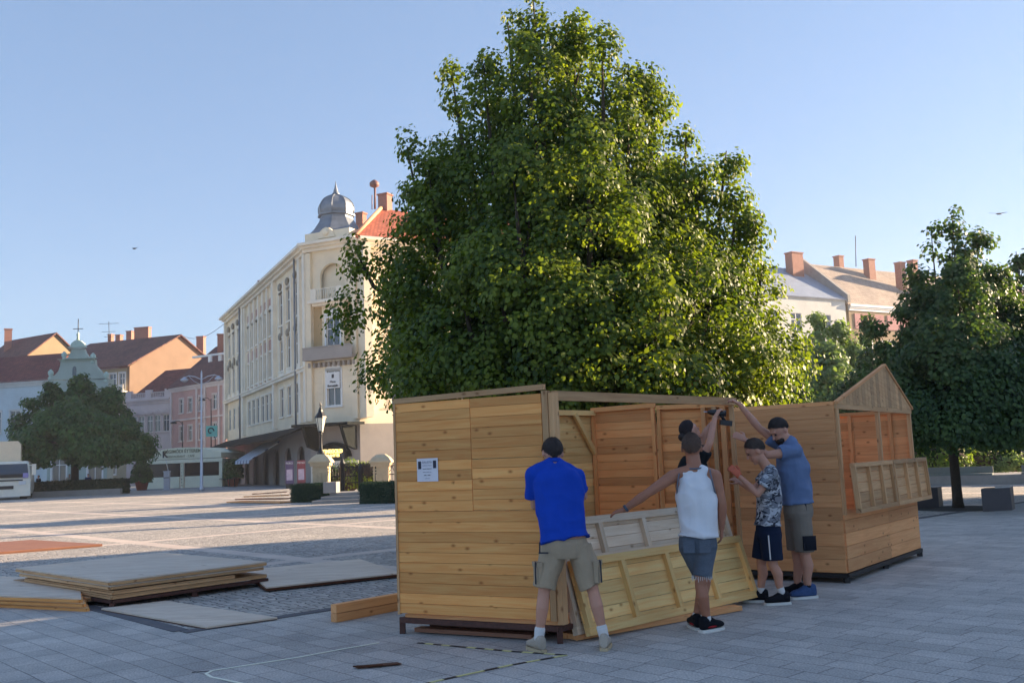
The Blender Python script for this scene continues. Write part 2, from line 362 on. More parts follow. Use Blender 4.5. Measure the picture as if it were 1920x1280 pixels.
# ---- second hut
D2 = G(1590,1093); E2 = G(1728,1042)
uDE = uv_of(D2, E2); nDE = uDE.cross(UPV); bk = (nDE*-1).normalized()
bk = (bk*.75+V((-.86,.42,0))*.25).normalized()
F2 = D2+bk*2.2; G2 = E2+bk*2.2
hut2 = empty('market_hut', (D2+G2)/2, 'standing brown wooden market hut with pointed gable and open lowered shutters', 'market hut', 'wooden market huts')
Z2B, Z2T = .12, 2.08
def zt(p): return Z2T
w_ = M(); boards(w_, F2, D2, Z2B, 2.12, bh=.15, splits=()); w_.build('side_wall', W_BROWN, hut2)
w_ = M(); boards(w_, E2, G2, Z2B, 2.02, bh=.12, splits=(.36,)); o_ = w_.build('side_wall', W_BROWN, hut2)
w_ = M(); boards(w_, G2, F2, Z2B, 2.02, bh=.12); w_.build('back_wall', W_BROWN, hut2)
w_ = M(); boards(w_, D2+uDE*.03, E2-uDE*.02, Z2B, .84, bh=.15, splits=(.55,), inset=.0); w_.build('counter_wall', W_BROWN, hut2)
w_ = M()
for t_, wd in ((.015,.05),(.52,.05),(.985,.05)):
    w_.box(D2+(E2-D2)*t_+UPV*1.42+nDE*.006, UPV*.64, uDE*wd/2, nDE*.025)
w_.beam(D2+UPV*2.06+nDE*.01, E2+UPV*2.03+nDE*.01, .05, .06); w_.build('front_frame', W_GREY, hut2)
w_ = M(); iE = -E2+G2; ue = iE.normalized(); ne = ue.cross(UPV)
for t_ in (.12,.38,.66): w_.box(E2+iE*t_-ne*.035+UPV*1.1, UPV*.94, ue*.025, ne*.018)
w_.beam(E2-ne*.036+UPV*2.04, G2-ne*.036+UPV*2.04, .04, .05); w_.build('batten', W_BROWN, hut2)
# gable of upright boards
gL = D2+UPV*2.09+nDE*.02-uDE*.02; gR = E2+UPV*2.06+nDE*.02+uDE*.03; rp = ray(1656,686); pk = V((0,0,EYE))+rp*((gL-V((0,0,EYE))).dot(nDE)/rp.dot(nDE))
Lg = (gR-gL).length; nb_ = 26; w_ = M(); ga = []
gm = (pk-gL).dot(uDE)/Lg
hpk = pk.z-(gL.z+(gR.z-gL.z)*gm)
for i in range(nb_):
    t0, t1 = i/nb_, (i+1)/nb_-.002
    hh = lambda t: max(.015, hpk*(t/gm if t < gm else (1-t)/(1-gm)))
    pts = [gL+(gR-gL)*t0, gL+(gR-gL)*t1, gL+(gR-gL)*t1+UPV*hh(t1), gL+(gR-gL)*t0+UPV*hh(t0)]
    if t0 < gm < t1: pts.insert(3, gL+(gR-gL)*gm+UPV*hpk)
    w_.prism(pts, nDE*.02)
gb = w_.build('gable', W_GREY, hut2)
w_ = M(); ap = gL+(gR-gL)*gm+UPV*(hpk+.012)
w_.beam(gL+nDE*.01+UPV*.012, ap+nDE*.01, .05, .03); w_.beam(ap+nDE*.01, gR+nDE*.01+UPV*.012, .05, .03); w_.build('rake_board', W_BROWN, hut2)
# lowered shutters with battens
for t0, t1 in ((.02,.505),(.515,1.02)):
    w_ = M(); o = D2+(E2-D2)*t0+nDE*.17+UPV*.80; upz = (UPV*1.0-nDE*.06).normalized(); Wd = (E2-D2).length*(t1-t0); Hh = .58
    for k_ in range(5): w_.box(o+uDE*(Wd/2)+upz*(Hh*(k_+.5)/5)-nDE*.02, uDE*(Wd/2-.01), upz*(Hh/10-.003), nDE*.01)
    rect_frame(w_, o, uDE, upz, Wd, Hh, .06, (.36,.68), .05, nDE)
    w_.build('shutter', W_GREY, hut2)
w_ = M()
for a_, b_ in ((D2,E2),(E2,G2),(G2,F2),(F2,D2)): w_.beam(a_+UPV*.085, b_+UPV*.085, .05, .05)
for p_ in (D2,(D2+E2)/2,E2,F2,G2): w_.box(p_+(((D2+G2)/2)-p_).normalized()*.03+UPV*.05, (.03,0,0),(0,.03,0),(0,0,.049))
w_.build('base_frame', DARKST, hut2)
w_ = M(); w_.prism([p+UPV*.115 for p in (D2,E2,G2,F2)], (0,0,.02)); w_.build('floor', W_BROWN, hut2)
# ---- third hut behind: its gable shows over the beam
g3 = P(1333,716,15.2); u3 = uDE; n3 = nDE; base3 = V((g3.x,g3.y,0)); W3 = 2.9
hut3 = empty('market_hut', base3, 'hut behind the first one, only its sunlit gable tip shows over the beam', 'market hut', 'wooden market huts')
L3, R3 = base3-u3*W3/2, base3+u3*W3/2; H3 = g3.z-.62
w_ = M(); w_.prism([L3+UPV*H3, R3+UPV*H3, base3+UPV*g3.z], n3*-.03); w_.prism([L3+UPV*H3-n3*2.2, R3+UPV*H3-n3*2.2, base3+UPV*g3.z-n3*2.2], n3*-.03); w_.build('gable', W_ORANGE, hut3)
w_ = M(); boards(w_, L3, R3, .15, 1.0); boards(w_, R3, R3-n3*2.2, .15, H3); boards(w_, R3-n3*2.2, L3-n3*2.2, .15, H3); boards(w_, L3-n3*2.2, L3, .15, H3); w_.build('wall', W_BROWN, hut3)
w_ = M(); w_.beam(base3+UPV*(g3.z+.02)+n3*.1, base3+UPV*(g3.z+.02)-n3*2.3, .08, .1); w_.build('ridge_beam', W_BROWN, hut3)
# ---- leaning front panels
def panel(name, label, bl, br, h, lean, stiles, mb, rail=.07, th=.05, zrows=6, bcol=None, midrail=None):
    u = (br-bl); L = u.length; u.normalize(); n = V((u.y,-u.x,0)).normalized(); up = (UPV*math.cos(lean)-n*math.sin(lean)).normalized(); n = u.cross(up)
    r = empty(name, bl, label, 'wall panel', 'wooden hut wall panels')
    w_ = M()
    for k_ in range(zrows): w_.box(bl+u*(L/2)+up*(h*(k_+.5)/zrows)-n*.03, u*(L/2-.004), up*(h/zrows/2-.002), n*.01)
    w_.build('board_face', mb, r)
    w_ = M(); rect_frame(w_, bl, u, up, L, h, th, stiles, rail, n)
    if midrail: w_.box(bl+u*(L/2)+up*(h*midrail)+n*.003, u*(L/2-rail), up*(rail/2), n*(th/2))
    w_.build('frame', bcol or mb, r); return r
ybl = G(1105,1192,.05); ybr = G(1421,1119,.05); nY = V(((ybr-ybl).y, -(ybr-ybl).x, 0)).normalized()
panel('wall_panel', 'yellow pine wall panel with three battens leaning in front on the hut', ybl, ybr, .66, math.radians(17), (.255,.505,.745), W_NEW)
bb = -nY*.115
panel('wall_panel', 'pale bleached wall panel leaning behind the yellow pine one', ybl+bb+(ybr-ybl)*.0-(ybr-ybl).normalized()*.04, ybr+bb, 1.01, math.radians(15), (.235,.475,.90), W_PALE, zrows=10, midrail=.62)
w_ = M(); w_.beam(G(1085,1195,.03)-nY*.08, G(1385,1138,.03)-nY*.02, .14, .045); w_.beam(G(1085,1195,.03)-nY*.2, G(1340,1138,.03)-nY*.25, .12, .05)
tag(w_.build('timber_beam', W_BROWN), 'brown timber beam lying under the leaning panels', 'beam')
# planks lying under the first hut
for i in range(5):
    w_ = M(); a_ = A+uAB*(.08+.03*i)+uBC*(.12+.16*i); w_.beam(a_+UPV*(.03+.02*(i%2)), a_+uAB*1.25+UPV*(.03+.02*(i%2))+uBC*.02*i, .12, .035)
    tag(w_.build('plank', W_DARK if i%2 else W_ORANGE), ['orange plank nearest under the hut frame','dark plank just behind the nearest orange one under the hut','middle orange plank under the hut frame','fourth plank, dark, deep under the hut frame','farthest orange plank under the hut frame'][i], 'plank', 'planks under the first hut')
# beam pair left of the hut
w_ = M(); a_ = G(626,1166,.0)+UPV*.045; b_ = G(770,1138,0)+UPV*.045
w_.beam(a_, b_, .09, .085); w_.beam(a_+UPV*.09+(b_-a_)*.0, b_+UPV*.09, .09, .085)
tag(w_.build('timber_beam', W_BROWN), 'short brown beam of two joined timbers left of the hut', 'beam')
# ---- flat panels on the ground at left
def slabpanel(cn, ll, rr, z, th, m, me, label, rib=True, grp='stacked hut panels'):
    cn, ll, rr = V(cn), V(ll), V(rr); far = ll+rr-cn
    r = empty('floor_panel', (cn.x,cn.y,z), label, 'panel', grp)
    w_ = M(); w_.prism([V((p.x,p.y,z+th-.018)) for p in (cn,rr,far,ll)], (0,0,.018)); w_.build('sheet', m, r)
    w_ = M(); q = [V((p.x,p.y,z)) for p in (cn,rr,far,ll)]; cen = (q[0]+q[2])/2
    for i in range(4):
        a_, b_ = q[i], q[(i+1)%4]; a_ = a_+(cen-a_)*.012; b_ = b_+(cen-b_)*.012
        w_.beam(a_+UPV*(th-.019)/2, b_+UPV*(th-.019)/2, .05, th-.02)
    for t in (.33,.66): w_.beam(q[0]+(q[1]-q[0])*t+UPV*(th-.02)/2, q[3]+(q[2]-q[3])*t+UPV*(th-.02)/2, .05, th-.026)
    w_.build('frame', me, r); return r
zt_ = .33
cn, ll, rr = G(205,1089,zt_), G(30,1064,zt_), G(500,1052,zt_)
slabpanel(cn, ll, rr, zt_-.05, .05, W_PLY, W_GREY, 'large top panel with pale plywood face on the left stack')
d1 = (ll-cn).normalized(); d2 = (rr-cn).normalized()
slabpanel(cn+d2*.02+d1*.02, ll-d1*.15, rr-d2*.05, zt_-.105, .05, W_PLY, W_GREY, 'second panel from the top of the left stack')
slabpanel(cn+d2*.05-d1*.0+V((0,0,0)), ll-d1*.35, rr-d2*.5, .165, .045, W_GREY, W_GREY, 'short middle panel in the left stack')
slabpanel(cn+d2*.02-d1*.03, ll+d1*.1, rr+d2*.0, .115, .045, W_GREY, W_GREY, 'brown panel on the steel frame at the bottom of the left stack')
slabpanel(cn+d1*.55-d2*.05, ll+d1*.15, rr+d1*.5, .055, .05, W_GREY, W_GREY, 'lowest panel of the left stack, set back')
w_ = M(); q = [V((p.x,p.y,0)) for p in (cn+d2*.04,rr,ll+rr-cn,ll)]
for i in range(4): w_.beam(q[i]+UPV*.085, q[(i+1)%4]+UPV*.085, .05, .04)
for p_ in q+[(q[0]+q[1])/2]: w_.box(p_+UPV*.033, (.028,0,0),(0,.028,0),(0,0,.032))
tag(w_.build('base_frame', STEEL), 'rusty steel hut base frame under the panel stack', 'frame')
# pale sheet lying right of stack, sheet in front, stack at far left, orange panel
slabpanel(G(500,1100,.07), G(455,1068,.07), G(752,1073,.07), .02, .05, W_PLY, W_DARK, 'pale plywood panel lying flat between the stack and the hut')
slabpanel(G(388,1176,.02), G(190,1141,.02), G(520,1158,.02), .008, .022, W_PLY, W_DARK, 'thin plywood sheet lying on the cobbles before the stack')
for i, z_ in enumerate((.0,.052,.104)):
    c_, r_, l_ = G(165,1146,0), G(100+60,1110,0), G(0-30,1136,0)
    slabpanel(c_+V((-.05*i,.02*i,0)), l_+V((-.1*i,0,0)), c_+(G(150,1108,0)-c_)*1.15, z_, .05, W_PLY if i == 2 else W_GREY, W_SIDE, ['bottom board of the low stack at the left edge','middle board of the low stack at the left edge','top board of the low stack at the left edge'][i], grp='low stack of boards at the left edge')
slabpanel(G(0,1034,.06), G(-120,1024,.06), G(192,1019,.06), .008, .05, W_ORANGE, W_ORANGE, 'orange board lying in the sun on the cobbles at left')
for i in range(4):
    w_ = M(); a_ = G(437+i*14,942-i*.5,0)+UPV*(.05+.11*i); b_ = G(538-i*2,943-i*1.0,0)+UPV*(.05+.13*i)
    w_.beam(a_, b_, .7-.1*i, .05)
    tag(w_.build('plank', W_ORANGE if i%2 else W_BROWN), ['lowest','second lowest','third','topmost'][i]+' board of the far wood pile beside the hedge', 'plank', 'far wood pile by the hedge')
# tapes
def tape(name, label, pts, wd, mats_, seg=None):
    w_ = M()
    for a_, b_ in zip(pts[:-1], pts[1:]):
        L = (b_-a_).length; n_ = max(1, int(L/seg)) if seg else 1
        for i in range(n_):
            w_.cur = i % len(mats_); w_.beam(a_+(b_-a_)*(i/n_), a_+(b_-a_)*((i+1)/n_), wd*(1+.15*math.sin(i*1.7)), .003)
    return tag(w_.build(name, mats_), label, 'floor tape')
g_ = lambda x, y: G(x, y, .004)
TW = mat('white_tape', srgb(232,232,214), .5, .05, 8, .05); TY = mat('yellow_tape', srgb(214,206,140), .5, .1, 8, .05); TB = mat('black_tape', srgb(26,26,30), .5, .1, 8, .05)
tape('floor_tape', 'white tape marking an L shape on the slabs at lower left', [g_(710,1204),g_(640,1216),g_(560,1231),g_(470,1245),g_(398,1256),g_(386,1262),g_(396,1268),g_(440,1277),g_(500,1290)], .025, [TW])
tape('floor_tape', 'black and yellow hazard tape running from the blue shirt worker to the lower edge', [g_(1062,1227),g_(960,1245),g_(880,1262),g_(780,1284)], .03, [TY, TB], .12)
tape('floor_tape', 'black and yellow hazard tape just before the hut side wall', [g_(783,1204),g_(860,1211),g_(960,1220),g_(1062,1227)], .03, [TB, TY], .09)
w_ = M(); w_.box(G(708,1246,.012), uBC*.12+uAB*.1, uAB*.04-uBC*.02, UPV*.004); w_.box(G(690,1247,.02), uBC*.06+uAB*.07, uAB*.02, UPV*.006)
tag(w_.build('wood_offcut', W_DARK), 'flat dark wood offcut lying on the slabs in front of the hut', 'offcut')
w_ = M(); w_.beam(g_(360,1259), g_(392,1257), .012, .003); tag(w_.build('tape_scrap', TB), 'thin black scrap beside the corner of the white tape', 'scrap')
# ---------------------------------------------------------------- buildings
def plaster(n, c, var=.12): return mat(n, srgb(*c), .88, var, .6, .2, fine=14, bd=.02)
CREAM = plaster('cream_plaster', (236,220,192)); CREAM2 = plaster('pale_stone_trim', (238,228,210)); REDP = plaster('pink_brick_panel', (186,146,130), .2)
TANP = plaster('ochre_plaster', (178,150,110)); STONE = plaster('grey_stone', (158,150,144)); PINK = plaster('pink_plaster', (186,148,142)); PALEP = plaster('lilac_white_plaster', (204,192,190))
GREENP = plaster('mint_plaster', (160,174,166)); BEIGE = plaster('beige_plaster', (132,108,90)); LEMON = plaster('lemon_plaster', (176,164,136)); BLUEW = plaster('blue_white_plaster', (184,198,204))
WHITEP = plaster('white_plaster', (196,198,196)); YEL = plaster('yellow_plaster', (146,126,100)); ROSE = plaster('rose_plaster', (176,128,128))
WFR = mat('white_window_frame', srgb(224,224,222), .5, .06, 5, .05); BRICK = mat('chimney_brick', srgb(160,112,98), .85, .25, 6, .5)
CONC = mat('grey_concrete', srgb(150,146,142), .9, .15, 2, .3)
k = NT('window_glass', .08); k.b.inputs['Base Color'].default_value = srgb(50,62,76); k.b.inputs['Specular IOR Level'].default_value = .9; GLASS = k.m
CURT = mat('net_curtain', srgb(170,176,182), .9, .2, 2, .1)
def rooftile(name, c, c2):
    k = NT(name, .8); uv = k.n('UVMap'); br = k.n('TexBrick', i_Scale=1.0, i_Mortar_Size=.02, i_Brick_Width=.3, i_Row_Height=.36); k.l(uv.outputs[0], br.inputs[0])
    br.inputs['Color1'].default_value = srgb(*c); br.inputs['Color2'].default_value = srgb(*c2); br.inputs['Mortar'].default_value = tuple(x*.4 for x in srgb(*c)[:3])+(1,)
    tc = k.n('TexCoord'); n_ = k.n('TexNoise', i_Scale=.5, i_Detail=5.0); k.l(tc.outputs['Object'], n_.inputs[0])
    k.col(k.mix(.8, br.outputs[0], k.ramp(n_.outputs[0], .3, .7, (.72,.7,.7,1), (1.2,1.15,1.1,1)), 'MULTIPLY')); k.bump(br.outputs['Fac'], .5, .03); return k.m
TILE_O = rooftile('orange_roof_tiles', (176,92,66), (198,114,84)); TILE_B = rooftile('brown_roof_tiles', (98,62,58), (124,82,74)); TILE_R = rooftile('red_roof_tiles', (112,62,56), (134,78,68)); TILE_T = rooftile('tan_roof_tiles', (168,152,140), (186,170,158))
METALR = mat('grey_metal_roof', srgb(150,160,176), .55, .12, 1.2, .1, metal=.2)
ZINC = mat('weathered_zinc', srgb(128,134,142), .5, .3, 1.6, .2, metal=.35)
def roofpoly(m, pts):                                     # a roof plane with tile-scaled uv and 0.15 m thickness
    p = [V(q) for q in pts]; n = (p[1]-p[0]).cross(p[2]-p[0]).normalized()
    if n.z < 0: p = p[::-1]; n = -n
    h = n.cross(UPV); h = h.normalized() if h.length > 1e-3 else V((1,0,0)); s_ = h.cross(n)
    o = len(m.v); m.prism([q-n*.15 for q in p], n*.15)
    for i in range(o, len(m.v)): q = V(m.v[i]); m.uv[i] = (q.dot(h), q.dot(s_))
_WM = {}
def win_mesh(w, h, style, trim):
    key = (round(w,2), round(h,2), style, trim.name)
    if key in _WM: return _WM[key]
    m = M(); t = .06                                       # local frame: x along wall, -y outwards, z up from sill
    for x0, x1, z0, z1 in ((-w/2,-w/2+t,0,h),(w/2-t,w/2,0,h),(-w/2+t,w/2-t,0,t),(-w/2+t,w/2-t,h-t,h)): m.bx(x0,x1,.08,.15,z0,z1)
    if w > .7: m.bx(-.035,.035,.075,.145,t,h-t)
    if h > 1.3: m.bx(-w/2+t,w/2-t,.07,.14,h*.66,h*.66+.07)
    m.cur = 1; c = .16
    if style != 'plain':
        m.bx(-w/2-c,-w/2,-.05,.0,-.0,h); m.bx(w/2,w/2+c,-.05,.0,0,h); m.bx(-w/2-c,w/2+c,-.07,.0,h,h+c*1.1); m.bx(-w/2-c-.05,w/2+c+.05,-.14,0,-.14,0)
    if style == 'hood':
        m.bx(-w/2-c-.1,w/2+c+.1,-.22,0,h+c*1.1,h+c*1.1+.12); m.prism([(-w/2-c,-.1,h+.34),(w/2+c,-.1,h+.34),(0,-.1,h+.75)], (0,.1,0))
    if style == 'arch':
        n = 12; m.prism([(math.cos(math.pi*i/n)*(w/2+c), -.07, h+math.sin(math.pi*i/n)*(w/2+c)*.6) for i in range(n+1)], (0,.07,0))
    if style == 'baroque':
        m.prism([(-w/2-c,-.12,h+.2),(w/2+c,-.12,h+.2),(w/2+c*.3,-.12,h+.55),(0,-.12,h+.85),(-w/2-c*.3,-.12,h+.55)], (0,.12,0)); m.bx(-w/2-c,w/2+c,-.1,0,-.75,-.16)
    fm = m.mesh('window', (0,0,0), [WFR, trim])
    g = M(); g.bx(-w/2+.02,w/2-.02,.112,.118,.02,h-.02); g.cur = 1
    if w > .7 : g.bx(-w/2+.04,-w*.2,.13,.14,.1,h-.08); g.bx(w*.2,w/2-.04,.13,.14,.1,h-.08)
    gm = g.mesh('pane', (0,0,0), [GLASS, CURT]); _WM[key] = (fm, gm); return fm, gm
def facade(root, p0, p1, z0, z1, wm, wins, trim=None, name='wall', depth=.5, panes=True):
    """p0 left, p1 right seen from the square; wins: (t metres, z, w, h, style)"""
    a, b = V((p0[0],p0[1],0)), V((p1[0],p1[1],0)); L = (b-a).length; u = (b-a)/L; n = u.cross(UPV); m = M()
    xs = sorted({0, L} | {x for t,z,w,h,s in wins for x in (t-w/2, t+w/2)}); zs = sorted({z0, z1} | {q for t,z,w,h,s in wins for q in (z, z+h)})
    ins = lambda x, z: any(t-w/2-1e-4 < x < t+w/2+1e-4 and q-1e-4 < z < q+h+1e-4 for t,q,w,h,s in wins)
    W = lambda x, y, z: a+u*x-n*y+UPV*z
    for i in range(len(xs)-1):
        j = 0
        if xs[i+1]-xs[i] < .01: continue
        while j < len(zs)-1:
            if ins((xs[i]+xs[i+1])/2, (zs[j]+zs[j+1])/2): j += 1; continue
            k_ = j
            while k_ < len(zs)-1 and not ins((xs[i]+xs[i+1])/2, (zs[k_]+zs[k_+1])/2): k_ += 1
            x0, x1, y0, y1 = xs[i], xs[i+1], zs[j], zs[k_]
            m.add([W(x0,0,y0),W(x1,0,y0),W(x1,0,y1),W(x0,0,y1)], [(0,1,2,3)]); j = k_
    for t,z,w,h,s in wins:
        x0, x1 = t-w/2, t+w/2; r = .2
        m.add([W(x0,0,z),W(x0,r,z),W(x0,r,z+h),W(x0,0,z+h)], [(0,1,2,3)]); m.add([W(x1,0,z),W(x1,r,z),W(x1,r,z+h),W(x1,0,z+h)], [(0,3,2,1)])
        m.add([W(x0,0,z),W(x1,0,z),W(x1,r,z),W(x0,r,z)], [(0,1,2,3)]); m.add([W(x0,0,z+h),W(x1,0,z+h),W(x1,r,z+h),W(x0,r,z+h)], [(0,3,2,1)])
    # ends, back, so the wall is a solid body
    m.add([W(0,0,z0),W(0,depth,z0),W(0,depth,z1),W(0,0,z1)], [(3,2,1,0)]); m.add([W(L,0,z0),W(L,depth,z0),W(L,depth,z1),W(L,0,z1)], [(0,1,2,3)])
    m.add([W(0,depth,z0),W(L,depth,z0),W(L,depth,z1),W(0,depth,z1)], [(3,2,1,0)]); m.add([W(0,0,z1),W(L,0,z1),W(L,depth,z1),W(0,depth,z1)], [(0,1,2,3)])
    m.build(name, wm, root); yaw = math.atan2(u.y, u.x)
    for t,z,w,h,s in wins:
        if s == 'none': continue
        fm, gm = win_mesh(w, h, s, trim or WFR)
        o = put(fm, 'window', root, W(t,0,z), yaw)
        if panes:
            g = bpy.data.objects.new('pane', gm); COL.objects.link(g); g.parent = o
    return a, u, n, L
def box_trim(root, name, a, u, n, x0, x1, z0, z1, pr, m, y0=0.0, mm=None):
    b = mm or M(); b.box(a+u*((x0+x1)/2)+n*((pr+y0)/2)+UPV*((z0+z1)/2), u*((x1-x0)/2), n*((pr-y0)/2), UPV*((z1-z0)/2))
    if mm is None: b.build(name, m, root)
def cornice(root, a, u, n, x0, x1, z, m, pr=.6, name='cornice'):
    b = M(); 
    for k_, (p_, h0, h1) in enumerate(((pr*.35,-.55,-.3),(pr*.65,-.3,-.12),(pr,-.12,.1))): box_trim(None, '', a, u, n, x0-(p_ if x0==0 else 0)*.0, x1, z+h0, z+h1, p_, m, -.1, b)
    b.build(name, m, root)
def chimney(root, p, z0, z1, wd=.9, dp=.6, yaw=.5, pots=1, m=None):
    b = M(); u = V((math.cos(yaw),math.sin(yaw),0)); v = V((-u.y,u.x,0)); p = V((p[0],p[1],0))
    b.box(p+UPV*(z0+z1)/2, u*wd/2, v*dp/2, UPV*(z1-z0)/2); b.box(p+UPV*(z1+.06), u*(wd/2+.08), v*(dp/2+.08), UPV*.06)
    b.build('chimney', m or BRICK, root)
# ======== corner building with the zinc dome
K0 = P(425,600,110); K1 = P(577,463,74.5); EV = K1.z
cb = empty('corner_building', (K1.x, K1.y, 0), 'grand cream corner building with grey onion dome and long ornate facade', 'building')
Lf = (V((K1.x,K1.y,0))-V((K0.x,K0.y,0))).length; print('facade length', Lf, 'eave', EV)
aK = V((K0.x,K0.y,0)); uK = (V((K1.x,K1.y,0))-aK).normalized()
def tpx(px):                                              # metres along the left facade for a picture column
    lo, hi = 0, Lf
    for _ in range(40):
        md = (lo+hi)/2; q = aK+uK*md; d = q-V((0,0,0)); x = 960+FPX*(d.dot(RT)+(0-EYE+9)*RT.z)/(d.dot(fw)+(9-EYE)*fw.z)
        lo, hi = (md, hi) if x < px else (lo, md)
    return lo
wins = []
secC = [tpx(431), tpx(439), tpx(448)]; secB = [tpx(x) for x in (468,476,484,493,501,509)]; secA = [tpx(x) for x in (529,543,558)]
for t in secC: wins += [(t,14.0,1.2,2.5,'arch'), (t,9.9,1.2,2.6,'baroque'), (t,5.9,1.2,2.3,'plain')]
for t in secB: wins += [(t,16.1,1.0,.8,'none')][:0] + [(t,13.6,1.4,2.3,'arch'), (t,9.8,1.4,2.3,'std'), (t,5.9,1.4,2.4,'std')]
for t in secA: wins += [(t,13.9,1.45,2.8,'arch'), (t,9.9,1.45,2.6,'baroque'), (t,5.9,1.4,2.4,'std')]
facade(cb, aK, aK+uK*Lf, 4.6, EV-.5, CREAM, wins, CREAM2)
nK = uK.cross(UPV); bx_ = M(); bs = M()
tB0, tB1 = tpx(461), tpx(516)
ed = sorted([tB0+.3]+[(secB[i]+secB[i+1])/2 for i in range(5)]+[tB1-.3])
for x in ed: box_trim(None,'',aK,uK,nK,x-.24,x+.24,9.3,EV-.6,.22,None,-.02,bx_)
for x in (.3, tB0-.4, tB1+.5, Lf-.4, Lf-2.1): box_trim(None,'',aK,uK,nK,x-.35,x+.35,5,EV-.6,.34,None,-.02,bx_)
for i in range(2): 
    x = (secA[i]+secA[i+1])/2; box_trim(None,'',aK,uK,nK,x-.2,x+.2,9.5,EV-1.2,.2,None,-.02,bx_)
bx_.each('pilaster', CREAM2, cb)
for t in secB: box_trim(None,'',aK,uK,nK,t-.72,t+.72,12.25,13.25,.05,None,.0,bs); box_trim(None,'',aK,uK,nK,t-.72,t+.72,16.15,17.1,.05,None,.0,bs); box_trim(None,'',aK,uK,nK,t-.72,t+.72,8.6+.75,9.6,.05,None,.0,bs)
bs.each('spandrel_panel', REDP, cb)
cornice(cb, aK, uK, nK, 0, Lf, EV, CREAM2, .9)
b = M(); box_trim(None,'',aK,uK,nK,0,Lf,8.95,9.2,.4,None,-.05,b); box_trim(None,'',aK,uK,nK,0,Lf,9.2,9.32,.5,None,-.05,b); b.build('string_course', CREAM2, cb)
orn = M()
for t in secC+secA:
    for dz in (12.9,17.3): orn.ball(aK+uK*t+nK*.15+UPV*dz, .5, .15, .35, 8, uK, nK)
    orn.ball(aK+uK*(t+.75)+nK*.12+UPV*13.3, .2,.15,.45, 8, uK, nK)
orn.each('stucco_ornament', mat('aged_stucco', srgb(150,142,128), .9, .3, 3, .3), cb)
b = M(); b.tube([aK+uK*(tB0-1.0)+nK*.45+UPV*z for z in (4.6,10,EV-.4)], .09, 8); b.tube([aK+uK*(Lf-2.9)+nK*.45+UPV*z for z in (4.8,10,EV-.4)], .08, 8); b.each('downpipe', ZINC, cb)
# chamfered corner
q0 = aK+uK*Lf; q1 = P(668,458,72.5); q1.z = 0; ud = (q1-q0).normalized(); nd = ud.cross(UPV); Lc = (q1-q0).length; mc = Lc/2
facade(cb, q0, q1, 4.6, EV-.5, CREAM, [(mc,14.3,2.3,2.9,'none'), (mc,10.3,1.25,2.6,'none'), (mc,6.1,1.25,2.7,'none')], CREAM2, name='corner_wall')
yawc = math.atan2(ud.y, ud.x)
for z_, w_2, h_2, st in ((10.3,1.25,2.6,'baroque'),(6.1,1.25,2.7,'arch')):
    fm, gm = win_mesh(w_2, h_2, st, WFR); o = put(fm, 'window', cb, q0+ud*mc+UPV*z_, yawc); g = bpy.data.objects.new('pane', gm); COL.objects.link(g); g.parent = o
b = M()                                                    # loggia recess with arch
fm, gm = win_mesh(.9, 2.3, 'std', WFR); o = put(fm, 'window', cb, q0+ud*(mc+.5)-nd*1.0+UPV*14.3, yawc); g = bpy.data.objects.new('pane', gm); COL.objects.link(g); g.parent = o
b.box(q0+ud*mc-nd*1.4+UPV*15.9, ud*2.2, nd*.1, UPV*2.0); b.box(q0+ud*mc-nd*.7+UPV*14.22, ud*1.2, nd*.7, UPV*.06)
arch = [(-1.6,0),(-1.6,1.4)]+[(-math.cos(math.pi*i/12)*1.15, 0+1.0*math.sin(math.pi*i/12)) for i in range(13)][:0]
n_ = 14
for i in range(n_):                                        # spandrel above the arch
    a0, a1 = math.pi*i/n_, math.pi*(i+1)/n_
    pts = [(-math.cos(a0)*1.15, 16.2+math.sin(a0)*1.0), (-math.cos(a1)*1.15, 16.2+math.sin(a1)*1.0), (-math.cos(a1)*1.16, 17.25), (-math.cos(a0)*1.16, 17.25)]
    b.prism([q0+ud*(mc+x)+nd*.03+UPV*z for x, z in pts], nd*-.25)
b.build('loggia', CREAM, cb)
b = M(); b.box(q0+ud*mc+nd*.45+UPV*14.15, ud*1.75, nd*.5, UPV*.12); b.box(q0+ud*mc+nd*.3+UPV*13.95, ud*1.5, nd*.32, UPV*.1); b.box(q0+ud*(mc-1.2)+nd*.8+UPV*14.7, ud*.25, nd*.08, UPV*.45); b.box(q0+ud*(mc+1.2)+nd*.8+UPV*14.7, ud*.25, nd*.08, UPV*.45)
for i in range(9): b.tube([q0+ud*(mc-.9+i*.22)+nd*.85+UPV*z for z in (14.25,15.05)], .03, 6)
b.beam(q0+ud*(mc-1)+nd*.85+UPV*15.1, q0+ud*(mc+1)+nd*.85+UPV*15.1, .06, .05); b.build('balcony', CREAM2, cb)
b = M(); b.box(q0+ud*mc+nd*.42+UPV*9.75, ud*(Lc/2), nd*.45, UPV*.12); b.box(q0+ud*mc+nd*.82+UPV*10.2, ud*(Lc/2), nd*.03, UPV*.34); b.box(q0+ud*mc+nd*.8+UPV*10.6, ud*(Lc/2), nd*.08, UPV*.05)
for i in range(10): b.box(q0+ud*(Lc*(i+.5)/10)+nd*.15+UPV*9.3, ud*.1, nd*.2, UPV*.18)
b.build('balcony', STONE, cb)
b = M()
for x0, x1 in ((.5,mc-1.05),(mc+1.05,Lc-.5)): box_trim(None,'',q0,ud,nd,x0,x1,10.8,13.9,.04,None,0,b)
b.each('ochre_panel', TANP, cb)
b = M()
for x in (.2, Lc-.2): box_trim(None,'',q0,ud,nd,x-.22,x+.22,5,EV-.6,.3,None,-.02,b)
